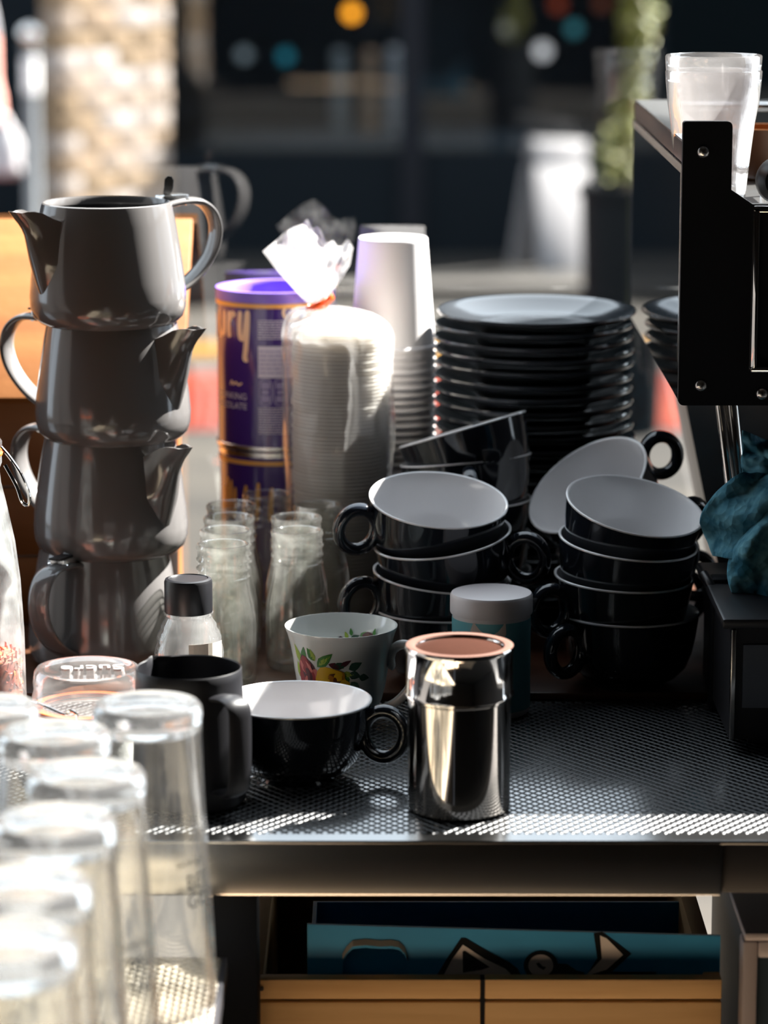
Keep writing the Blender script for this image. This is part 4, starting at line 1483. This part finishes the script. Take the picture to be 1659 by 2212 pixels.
def mpart(mb_, name, mat, parent, **k):       # sub-part: parent keeps its own inverse, so shift by the machine root
    o = mb_.build(name, mat, **k)
    o.parent = parent
    return o


q = lambda px_, py_: (P(px_, py_, MY).x, P(px_, py_, MY).z)
xl, ztp = q(1476, 262)
xr, _ = q(1583, 262)
_, zst = q(1583, 410)
xs2, zs2 = q(1626, 441)
_, zbt = q(1476, 876)
rr = .004
poly = [(xl + rr, zbt)] + [(.75, zbt), (.75, zs2), (xs2, zs2), (xr, zst)]
poly += [(xr - rr + rr * math.cos(a), ztp - rr + rr * math.sin(a)) for a in [k * PI / 2 / 5 for k in range(6)]]
poly += [(xl + rr * .6 + rr * .6 * math.cos(a), ztp - rr * .6 + rr * .6 * math.sin(a)) for a in [PI / 2 + k * PI / 2 / 5 for k in range(6)]]
poly += [(xl + rr + rr * math.cos(a), zbt + rr + rr * math.sin(a)) for a in [PI + k * PI / 2 / 5 for k in range(6)]]
mb = MB(); mb.prism_xz(poly, MY, MY + .008)
end = mch(mb, 'end_panel', M['black_matte'], smooth=False)
for sp_ in ((1519, 328), (1514, 833), (1646, 851)):
    c = P(sp_[0], sp_[1], MY)
    mb = MB(); mb.lathe([(0, .0028), (.0025, .0024), (.0042, .001), (.0046, 0)], 20)
    mb.v = [(c.x + x, MY - z, c.z + y) for x, y, z in mb.v]
    mpart(mb, 'screw', M['steel'], end)
xb0 = xl + .001
yb = 2.822
tray_z = P(1600, 440, 2.42).z
zside = .4335
mb = MB(); mb.box(xb0 + .004, .75, MY + .008, yb, zbt + .002, tray_z)
mch(mb, 'upper_body', M['black_steel'], smooth=False)
mb = MB(); mb.box(xb0, xb0 + .004, MY + .0085, yb, zbt + .002, zside - .016)
mch(mb, 'polished_side', M['mirror_steel'], smooth=False)
mb = MB(); mb.box(xb0 - .0006, xb0, MY + .0085, yb, zside - .0225, zside - .016); mb.box(xb0 - .0006, xb0, MY + .0085, MY + .02, zbt + .03, zside - .0225)
mch(mb, 'side_trim', M['brushed'], smooth=False)
mb = MB(); mb.box(xb0 + .0005, xb0 + .030, MY + .0085, yb, zside - .016, zside)
mch(mb, 'tray_edge', wood_mat('edge_wood', (.035, .022, .016), (.10, .055, .035), (60, 4, 60), .4), bevel=.002)
mb = MB(); mb.box(xb0 + .001, xb0 + .030, MY + .0085, yb - .002, zside, zside + .0012)
mch(mb, 'edge_plate', M['steel'], bevel=.0004)
for z in (zside - .004, zside - .030):
    mb = MB(); mb.tube([(xb0 + .02, yb - .01, z), (.75, yb - .01, z)], .0038, 12)
    mch(mb, 'back_rail', M['chrome'])
mb = MB(); mb.box(xb0 + .030, .75, MY + .0085, yb - .002, tray_z, tray_z + .001)
mch(mb, 'cup_tray', M['steel'], smooth=False)
# chrome bezel at the right of the end panel
c0 = P(1627, 446, MY); c1 = P(1627, 794, MY)
mb = MB(); mb.box(c0.x, c0.x + .0048, MY - .006, MY, c1.z, c0.z)
mb.box(c0.x, .74, MY - .006, MY, c0.z - .004, c0.z + .001)
mb.box(c0.x, .74, MY - .006, MY, c1.z - .003, c1.z)
mch(mb, 'bezel', M['chrome'], bevel=.0012)
kb = P(1678, 385, 2.40)
mb = MB(); mb.lathe([(0, .03), (.012, .029), (.0165, .024), (.0180, .016), (.0165, .008), (.012, .002), (.006, 0), (.006, -.004), (0, -.004)], 32)
mb.v = [(x + kb.x, -z + 2.40, y + kb.z) for x, y, z in mb.v]
mch(mb, 'steam_knob', M['black_plastic'])
mb = MB(); mb.tube([(kb.x, 2.404, kb.z), (kb.x, 2.47, kb.z), (kb.x, 2.47, tray_z)], .004, 10)
mch(mb, 'knob_stem', M['chrome'])
# rear column, slanting
cq = lambda px_, py_: (P(px_, py_, 2.66).x, P(px_, py_, 2.66).z)
mb = MB(); mb.prism_xz([cq(1478, 855), (.62, cq(1478, 855)[1]), (.62, .03), (cq(1560, 1330)[0], .03)], 2.66, 2.80)
mch(mb, 'rear_column', M['grey_metal'], smooth=False)
mb = MB(); mb.box(cq(1545, 1330)[0], .62, 2.36, 2.80, 0.0, .03)
mch(mb, 'base', M['black_steel'], bevel=.002)
for a, b, r in (((1555, 870), (1577, 1050), .0036), ((1566, 870), (1592, 1050), .0012), ((1581, 870), (1604, 1090), .0042)):
    p0, p1 = P(a[0], a[1], 2.45), P(b[0], b[1], 2.43)
    mb = MB(); mb.tube([p0, (p0 + p1) / 2, p1], r, 14)
    mch(mb, 'steam_pipe', M['chrome'])
mb = MB()
lx0 = P(1532, 1400, 2.40).x
mb.box(lx0, lx0 + .014, 2.39, 2.41, STEEL_Z, P(1530, 1245, 2.40).z)
mch(mb, 'foot', M['black_matte'], bevel=.002)
mb = MB(); mb.tube(spline([P(1520, 1240, 2.40), P(1534, 1262, 2.39), P(1552, 1300, 2.38), P(1570, 1345, 2.36)], 6), .0036, 10)
mch(mb, 'drain_hose', M['black_plastic'])
# drip tray
DY = 2.27
dz1 = P(1600, 1337, DY).z
dx0 = P(1568, 1400, DY).x
mb = MB(); mb.box(dx0 + .004, .62, DY + .004, DY + .20, .004, dz1 - .008)
dt = mch(mb, 'drip_tray', M['black_steel'], smooth=False)
mb = MB(); mb.box(dx0 - .003, .62, DY, DY + .20, dz1 - .008, dz1)
mch(mb, 'drip_tray_lid', M['black_plastic'], bevel=.0025)
mb = MB(); mb.box(dx0 + .004, dx0 + .0075, DY, DY + .006, .004, dz1 - .008)
mch(mb, 'drip_tray_edge', M['brushed'], bevel=.0008)
mb = MB(); mb.box(dx0 + .013, .60, DY + .002, DY + .004, .028, dz1 - .02)
mch(mb, 'drip_tray_front', pbr('tray_front', (.10, .11, .13), .35, metal=.6), smooth=False)
for fx_ in (dx0 + .02, .55):
    mb = MB(); mb.box(fx_, fx_ + .02, DY + .02, DY + .18, STEEL_Z + .0025, .004)
    mch(mb, 'tray_foot', M['black_plastic'], smooth=False)

# tumblers on the cup tray
def tumbler(label, px_, d_, z_):
    mb = MB()

    def fl(a, z):
        zz = z
        k = max(0, min(1, (.085 - zz) / .02)) * max(0, min(1, (zz - .006) / .01))
        return 1 - .07 * k * (abs(math.cos(4.5 * a)) ** 1.5)
    prof = [(0, .001), (.023, 0), (.0255, .002), (.0268, .010), (.0285, .030), (.0305, .052), (.0325, .074), (.0345, .090), (.0362, .1120), (.0366, .1215), (.0358, .1228), (.0348, .1215), (.0342, .1100), (.0325, .090), (.0302, .072), (.0282, .052), (.0262, .030), (.0245, .014), (0, .012)]
    mb.lathe(prof, 72, rfun=fl)
    o = mb.build('tumbler', M['tumbler_glass'], loc=(X(px_, d_, z_ + .06), d_, z_), autosmooth=50)
    o.scale = (1, 1, .80)
    return tag(o, label, 'glass', 'fluted tumblers on the coffee machine')


tumbler('upper fluted tumbler of the nested pair on the coffee machine', 1540, 2.44, tray_z + .0125)
tumbler('lower fluted tumbler of the nested pair on the coffee machine', 1540, 2.44, tray_z + .0012)
mb = MB(); mb.lathe([(0, 0), (.026, 0), (.030, .004), (.034, .035), (.036, .042), (.034, .042), (.030, .010), (0, .006)], 40)
ob = mb.build('amber_bowl', pbr('amber', (.20, .08, .025), .3), loc=(P(1665, 300, 2.62).x, 2.62, tray_z + .0012))
tag(ob, 'small amber bowl behind the tumblers on the coffee machine', 'bowl')

# ------------------------------------------------------------------ blue cloth
mb = MB()
CYD = 2.36
NU, NV = 64, 72


def cloth(bounds, top, bot, ycen, thick, seed):
    vs = []; fs = []
    for j in range(NV + 1):
        v = j / NV
        for i in range(NU + 1):
            u = i / NU
            pxl, pxr = bounds(v)
            px_ = pxl + (pxr - pxl) * u
            py_ = top(u) + (bot(u) - top(u)) * v
            n1 = _nz.noise(Vector((u * 3 + seed, v * 3.5, seed)))
            n2 = _nz.noise(Vector((u * 8 + seed, v * 7, seed * 2)))
            # rounded over the top edge and left edge
            y = ycen - thick * (math.sin(min(1, v * 3) * PI / 2) * math.sin(min(1, u * 3) * PI / 2)) - .010 * n1 - .004 * n2 - .004 * math.sin(u * 9 + v * 5 + seed)
            p = P(px_, py_, y)
            vs.append(p)
    for j in range(NV):
        for i in range(NU):
            a = j * (NU + 1) + i
            fs.append((a, a + 1, a + NU + 2, a + NU + 1))
    mb.add(vs, fs)


cloth(lambda v: (1600 - 88 * math.sin(min(1, v * 1.6) * PI / 2) + 30 * max(0, v - .6) / .4, 1760), lambda u: 1020 + 6 * math.sin(u * 5) - 14 * u, lambda u: 1200 + 45 * u, 2.385, .022, 1.3)
cloth(lambda v: (1600 - 40 * math.sin(v * PI) + 0 * v + 28 * (1 - v), 1780), lambda u: 1125 - 130 * u, lambda u: 1318 + 22 * u, 2.365, .018, 4.1)
cloth(lambda v: (1603, 1760), lambda u: 930 + 60 * u, lambda u: 1030 + 30 * u, 2.405, .006, 7.7)
co = mb.build('blue_cloth', M['blue_cloth'], autosmooth=80)
md = co.modifiers.new('th', 'SOLIDIFY'); md.thickness = .0012
tag(co, 'crumpled blue waffle cleaning cloth hanging on the coffee machine', 'cloth')

# ------------------------------------------------------------------ wooden display block behind the teapots
xr_ = X(413, 2.80, .3)
xf_ = X(372, 2.70, .1)
wb = thing('wooden_stand', 'sloping orange wooden stand behind the teapots in sunlight', 'stand', (-.4, 2.75, 0))
zt_, zb_ = P(50, 471, 2.826).z, P(50, 860, 2.66).z
xL = -.75
mb = MB()
dy, dzz = 2.826 - 2.66, zt_ - zb_
nb = 1
for k in range(nb):
    f0, f1 = 0, 1
    ya, za = 2.66 + dy * f0, zb_ + dzz * f0
    yb_, zb2 = 2.66 + dy * f1, zb_ + dzz * f1
    nx_, nz_ = -dzz, dy
    l_ = math.hypot(nx_, nz_); nx_, nz_ = nx_ / l_ * .012, nz_ / l_ * .012
    pm = MB()
    pm.add([(xL, ya, za), (xr_, ya, za), (xr_, yb_, zb2), (xL, yb_, zb2), (xL, ya - nx_ * 1.0, za - nz_), (xr_, ya - nx_, za - nz_), (xr_, yb_ - nx_, zb2 - nz_), (xL, yb_ - nx_, zb2 - nz_)],
           [(0, 1, 2, 3), (7, 6, 5, 4), (0, 4, 5, 1), (1, 5, 6, 2), (2, 6, 7, 3), (3, 7, 4, 0)])
    child_world(pm.build('plank', M['wood_orange'], bevel=.0012), wb)
for z0, z1 in ((0, .058), (.0595, .118), (.1195, zb_ - .003)):
    pm = MB(); pm.box(xL, xf_, 2.664, 2.676, z0, z1)
    child_world(pm.build('front_board', M['wood_orange'], bevel=.0012), wb)
pm = MB(); pm.add([(xf_ - .01, 2.677, 0), (xf_ - .01, 2.826, 0), (xf_ - .01, 2.826, zt_ - .016), (xf_ - .01, 2.677, zb_ - .016), (xf_, 2.677, 0), (xf_, 2.826, 0), (xf_, 2.826, zt_ - .016), (xf_, 2.677, zb_ - .016)],
               [(0, 1, 2, 3), (7, 6, 5, 4), (0, 4, 5, 1), (1, 5, 6, 2), (2, 6, 7, 3), (3, 7, 4, 0)])
child_world(pm.build('side_board', M['wood_orange'], smooth=False), wb)

# ------------------------------------------------------------------ street: brick pillar
PY = 11.7
pxa, pxb = X(92, PY, -.2), X(350, PY, -.2)
W_ = pxb - pxa
pil = thing('brick_pillar', 'pale sunlit brick pillar across the street', 'pillar', ((pxa + pxb) / 2, PY + W_ / 2, GROUND))
pil.rotation_euler = (0, 0, math.radians(50))
core = MB(); W_ = .565
T_ = .11
core.box(-W_ / 2 + .012, W_ / 2 - .012, -T_ / 2 + .012, T_ / 2 - .012, 0, 2.6)
core.build('mortar', pbr('mortar', (.155, .12, .085), .9), pil, smooth=False)
bm_cols = [(.20, .155, .12), (.235, .20, .175), (.155, .105, .058), (.26, .23, .21), (.18, .125, .078)]
bmats = [pbr('brick_%d' % k, c, .85, bump=(30, .4, .004)) for k, c in enumerate(bm_cols)]
hb = .065
# one long brick and one short brick mesh per colour, shared
lens = {'a': (W_ - .024) / 3, 'b': (W_ - .032) / 6}
bmesh_cache = {}


def brick(kind, ci, loc):
    key = (kind, ci)
    if key not in bmesh_cache:
        mb = MB(); L = lens[kind]; mb.box(-L / 2, L / 2, -T_ / 2, T_ / 2, 0, hb)
        o = mb.build('brick', bmats[ci], pil, bevel=.004)
        bmesh_cache[key] = o.data
    else:
        o = bpy.data.objects.new('brick', bmesh_cache[key]); C.objects.link(o); o.parent = pil
    o.location = loc


for k in range(34):
    z = k * .075 + .004
    row = ('a', 'a', 'a') if k % 2 else ('b', 'a', 'a', 'b')
    tot = sum(lens[q_] for q_ in row)
    gap = (W_ - tot) / (len(row) + 1)
    x = -W_ / 2 + gap
    for kd in row:
        brick(kd, random.randrange(5), (x + lens[kd] / 2, random.uniform(-.003, .003), z))
        x += lens[kd] + gap

# ball-topped bollard
D = 11.4
t = thing('bollard', 'slim ball-topped bollard with white band beside the brick pillar', 'bollard', (X(66, D, 0), D, GROUND))
zt_ = P(66, 52, D).z - GROUND
mb = MB(); mb.lathe([(0, 0), (.05, 0), (.05, .03), (.026, .06), (.024, zt_ - .09), (.03, zt_ - .085), (.03, zt_ - .075), (.02, zt_ - .07)], 24)
mb.build('post', pbr('bollard_grey', (.16, .17, .18), .4), t)
mb = MB(); mb.lathe([(.02, zt_ - .07), (.034, zt_ - .055), (.04, zt_ - .035), (.034, zt_ - .012), (.015, zt_ - .001), (0, zt_)], 24)
mb.build('ball', M['chrome'], t)
mb = MB(); mb.lathe([(.0255, zt_ - .24), (.0268, zt_ - .239), (.0268, zt_ - .12), (.0255, zt_ - .119)], 24)
mb.build('white_band', pbr('band_white', (.8, .8, .8), .4), t)

# white pavement sign
D = 12.75
sg = thing('pavement_sign', 'white folding pavement sign standing on the far kerb', 'sign', (X(1215, D, -.7), D, GROUND + .055))
sg.rotation_euler = (0, 0, math.radians(40))
sw = 150 / F * 12.9 / 2 / .98
sh = .52
for yy, rx in ((-.02, math.radians(-9)), (.16, math.radians(9))):
    mb = MB(); mb.box(-sw, sw, -.008, .008, .0, sh * .80); mb.box(-sw, sw, -.008, .008, sh * .835, sh)
    mb.box(-sw + .02, sw - .02, -.004, .004, sh * .78, sh * .85)
    o = mb.build('board', pbr('sign_white', (.175, .17, .175), .6, spec=.2), sg, bevel=.003)
    o.location = (0, yy, 0); o.rotation_euler = (rx, math.radians(4), 0)

# slim shrub in a planter
D = 9.2
pp_ = P(1352, 396, D)
t = thing('potted_shrub', 'slender yellow-green shrub in a dark planter beyond the screen', 'plant', (pp_.x, D, GROUND))
ph = pp_.z - GROUND
mb = MB(); mb.lathe([(0, 0), (.10, 0), (.11, .02), (.13, ph - .04), (.14, ph - .03), (.14, ph), (.125, ph), (.12, ph - .03), (0, ph - .03)], 32)
mb.build('planter', pbr('planter', (.006, .007, .008), .8, spec=.1), t)
mb = MB(); mb.tube([(0, 0, ph - .04), (.01, 0, ph + .25), (.035, 0, ph + .6)], [.012, .01, .005], 8)
mb.build('stem', pbr('stem', (.12, .08, .04), .7), t)
mb = MB()
for k in range(1500):
    f = random.random()
    z = ph + .01 + f * .70
    wd = .085 * (1 - .45 * f) * (.75 + .35 * math.sin(f * 11))
    a = random.uniform(0, 2 * PI); r = wd * math.sqrt(random.random())
    c = Vector((.05 * f + r * math.cos(a), r * math.sin(a), z))
    qd = Euler((random.uniform(-.9, .9), random.uniform(-.9, .9), random.uniform(0, 6))).to_matrix()
    L = random.uniform(.018, .034)
    mb.cur = 0 if random.random() < .7 else 1
    mb.add([c + qd @ Vector(v) * L for v in ((-.5, 0, 0), (0, -.28, .06), (.6, 0, 0), (0, .28, .06))], [(0, 1, 2, 3)])
fo = mb.build('foliage', [pbr('leaf_a', (.14, .14, .014), .6), pbr('leaf_b', (.06, .085, .013), .6)], t, smooth=False)
tag(fo, kind='stuff')

# shop lamps and jars seen through the far window
def globe(px_, py_, col, s, size, label, shade=None):
    d_ = FY + .62
    p = P(px_, py_, d_)
    ct = P(800, 290, FY + .5).z
    t = thing('table_lamp', label, 'lamp', (p.x, d_, ct), 'small lamps in the far shop window')
    hgt = p.z - ct
    mb = MB(); mb.lathe([(0, 0), (.022, 0), (.022, .006), (.004, .010), (.004, max(.012, hgt - size))], 16)
    mb.build('stand', M['black_steel'], t)
    mb = MB(); mb.lathe([(0, hgt - size)] + [(size * math.sin(a), hgt - size * math.cos(a)) for a in [PI * k / 10 for k in range(1, 10)]] + [(0, hgt + size)], 18)
    mb.build('globe', emit_mat('glow', col, s), t)


globe(760, 28, (1, .36, .02), 5.0, .030, 'small round orange glowing lamp in the far shop window')
globe(883, 14, (.95, .9, .95), 1.6, .030, 'white round lamp right of the orange one in the far shop')
globe(1093, 62, (.35, .34, .32), .8, .026, 'dim grey round lamp in the far shop window')
globe(1172, 110, (.95, .9, .9), 1.5, .033, 'pale round lamp standing above the white pavement sign')
globe(1240, 62, (.06, .26, .30), 1.2, .028, 'teal round lamp beside the shrub in the far shop window')
globe(617, 122, (.03, .28, .38), 1.1, .028, 'teal round lamp left of centre in the far shop window')
globe(527, 118, (.35, .42, .46), .8, .028, 'grey blue round lamp next to the left teal one')
globe(1205, 10, (.7, .12, .05), .5, .03, 'dull red round lamp at the top of the far window')
globe(1300, 8, (.5, .16, .09), .35, .03, 'faint brownish red round lamp at upper right')

t = thing('added_fill_lamp', 'added unseen fill lamp over the counter of the far shop', 'lamp', (-.05, FY + .60, 1.0))  # added out of view to brighten the shop counter and jars
mb = MB(); mb.lathe([(0, -.07)] + [(.07 * math.sin(a), -.07 * math.cos(a)) for a in [PI * k / 10 for k in range(1, 10)]] + [(0, .07)], 18)
mb.build('globe', emit_mat('fill_glow', (.95, .97, 1.0), 55), t)
mb = MB(); mb.tube([(0, 0, .07), (0, 0, .75)], .004, 8); mb.build('cord', M['black_plastic'], t)
jar_spec = [(735, 132, .035, .09, (.42, .45, .45), 'grey storage jar left of the tan one on the far counter'), (800, 128, .030, .075, (.75, .46, .28), 'tan storage jar in the middle of the far counter'),
            (852, 124, .033, .085, (.70, .68, .68), 'pale storage jar right of the tan one on the far counter')]
for px_, py_, r, h, col, lb in jar_spec:
    d_ = FY + .56
    ct = P(800, 290, FY + .5).z
    p = P(px_, py_, d_)
    z1 = p.z - ct + h / 2
    t = thing('storage_jar', lb, 'jar', (p.x, d_, ct), 'storage jars in the far shop')
    mb = MB(); mb.lathe([(0, 0), (r * .95, 0), (r, .01), (r, z1 - .03), (r * .8, z1 - .018)], 24)
    mb.build('jar_body', pbr('shop_jar', tuple(c * .35 for c in col), .3), t)
    mb = MB(); mb.lathe([(r * .85, z1 - .02), (r * .88, z1 - .018), (r * .88, z1), (0, z1 + .002)], 24)
    mb.build('lid', pbr('shop_jar_lid', col, .3), t)

# ------------------------------------------------------------------ passer-by at the left edge carrying a white bag
def person():
    D = 10.2
    hand = P(2, 226, D)
    x0 = hand.x - .30
    root = thing('person', 'person in dark trousers and grey top carrying a white bag, cut by the left edge', 'person', (x0, D, GROUND))
    hx, hz = hand.x - x0, hand.z - GROUND
    J = {'pel': (0, 0, .96), 'sp': (0, 0, 1.12), 'ch': (0, 0, 1.32), 'nk': (0, 0, 1.47), 'hd': (.01, -.01, 1.56), 'ht': (.01, -.01, 1.70),
         'sr': (.17, 0, 1.40), 'er': (.25, .02, 1.13), 'wr': (hx - .03, -.03, hz + .06), 'pr': (hx, -.05, hz - .01),
         'sl': (-.17, 0, 1.40), 'el': (-.24, .03, 1.12), 'wl': (-.25, -.03, .88), 'pl': (-.25, -.04, .80),
         'hr': (.09, 0, .90), 'kr': (.10, -.04, .50), 'ar': (.10, .02, .09), 'fr': (.11, -.13, .035),
         'hl': (-.09, 0, .90), 'kl': (-.10, .04, .50), 'al': (-.11, .10, .09), 'fl': (-.11, -.04, .035)}
    Rr = {'pel': .135, 'sp': .125, 'ch': .145, 'nk': .055, 'hd': .085, 'ht': .075, 'sr': .065, 'er': .045, 'wr': .030, 'pr': .034, 'sl': .065, 'el': .045, 'wl': .030, 'pl': .034,
          'hr': .085, 'kr': .06, 'ar': .042, 'fr': .035, 'hl': .085, 'kl': .06, 'al': .042, 'fl': .035}
    E = [('pel', 'sp'), ('sp', 'ch'), ('ch', 'nk'), ('nk', 'hd'), ('hd', 'ht'), ('ch', 'sr'), ('sr', 'er'), ('er', 'wr'), ('wr', 'pr'), ('ch', 'sl'), ('sl', 'el'), ('el', 'wl'), ('wl', 'pl'),
         ('pel', 'hr'), ('hr', 'kr'), ('kr', 'ar'), ('ar', 'fr'), ('pel', 'hl'), ('hl', 'kl'), ('kl', 'al'), ('al', 'fl')]
    for sd, p, w_ in (('r', J['pr'], 1), ('l', J['pl'], -1)):
        for f in range(5):
            b_ = Vector(p) + Vector((0, -.03 + .015 * f, -.02 if f else .0))
            mid = b_ + Vector((-.012 * w_, 0, -.035 if f else -.02))
            tip = mid + Vector((-.022 * w_, 0, -.018))
            k1, k2 = 'f%s%da' % (sd, f), 'f%s%db' % (sd, f)
            J[k1] = tuple(mid); J[k2] = tuple(tip); Rr[k1] = .0095; Rr[k2] = .008
            E += [('p' + sd, k1), (k1, k2)]
    names = list(J)
    me = bpy.data.meshes.new('body')
    me.from_pydata([J[n] for n in names], [(names.index(a), names.index(b)) for a, b in E], [])
    o = bpy.data.objects.new('tmp_body', me); C.objects.link(o)
    sk = o.modifiers.new('skin', 'SKIN')
    ss = o.modifiers.new('sub', 'SUBSURF'); ss.levels = 1
    for i, n in enumerate(names):
        me.skin_vertices[0].data[i].radius = (Rr[n], Rr[n])
        me.skin_vertices[0].data[i].use_root = (n == 'pel')
    dg = bpy.context.evaluated_depsgraph_get()
    m2 = bpy.data.meshes.new_from_object(o.evaluated_get(dg))
    bpy.data.objects.remove(o)
    m2.materials.clear()
    for m in (pbr('skin', (.62, .30, .25), .5), pbr('top_grey', (.20, .20, .22), .8), pbr('trousers', (.012, .018, .035), .8), pbr('shoes', (.05, .05, .05), .6)):
        m2.materials.append(m)
    for p in m2.polygons:
        c = p.center
        z = c.z
        arm = abs(c.x) > .2
        mi = 1
        if z > 1.46: mi = 0
        elif arm and z < 1.10: mi = 0
        elif z < .09: mi = 3
        elif z < .98 and not arm: mi = 2
        p.material_index = mi; p.use_smooth = True
    b = bpy.data.objects.new('body', m2); C.objects.link(b); b.parent = root
    mb = MB(); mb.lathe([(.088, 1.55), (.098, 1.60), (.095, 1.68), (.075, 1.745), (.035, 1.775), (0, 1.78)], 24, cx=.01, cy=.012)
    mb.build('hair', pbr('hair', (.05, .03, .02), .7), root)
    bgx, bgz = hand.x + .005, hand.z - .03
    t = thing('carrier_bag', 'white carrier bag hanging from the hand at the left edge', 'bag', (bgx, D - .05, bgz - .19))
    mb = MB()
    vs = []; fs = []
    for j in range(11):
        v = j / 10
        for i in range(28):
            a = 2 * PI * i / 28
            n1 = _nz.noise(Vector((math.cos(a) * 2, math.sin(a) * 2, v * 4)))
            r = (.062 - .018 * v ** 3) + .008 * n1
            if j == 0: r *= .8
            vs.append((r * math.cos(a), .7 * r * math.sin(a), v * .15))
    for j in range(10):
        for i in range(28):
            i2 = (i + 1) % 28
            fs.append((j * 28 + i, j * 28 + i2, (j + 1) * 28 + i2, (j + 1) * 28 + i))
    fs.append(tuple(reversed(range(28))))
    mb.add(vs, fs); mb.build('sack', pbr('carrier_white', (.34, .33, .34), .5), t, autosmooth=80)
    for yy in (-.015, .015):
        mb = MB(); mb.tube(spline([(-.03, yy, .145), (-.012, yy, .185), (.012, yy, .185), (.03, yy, .145)], 5), .004, 8)
        mb.build('strap', pbr('carrier_strap', (.85, .83, .85), .5), t)


person()
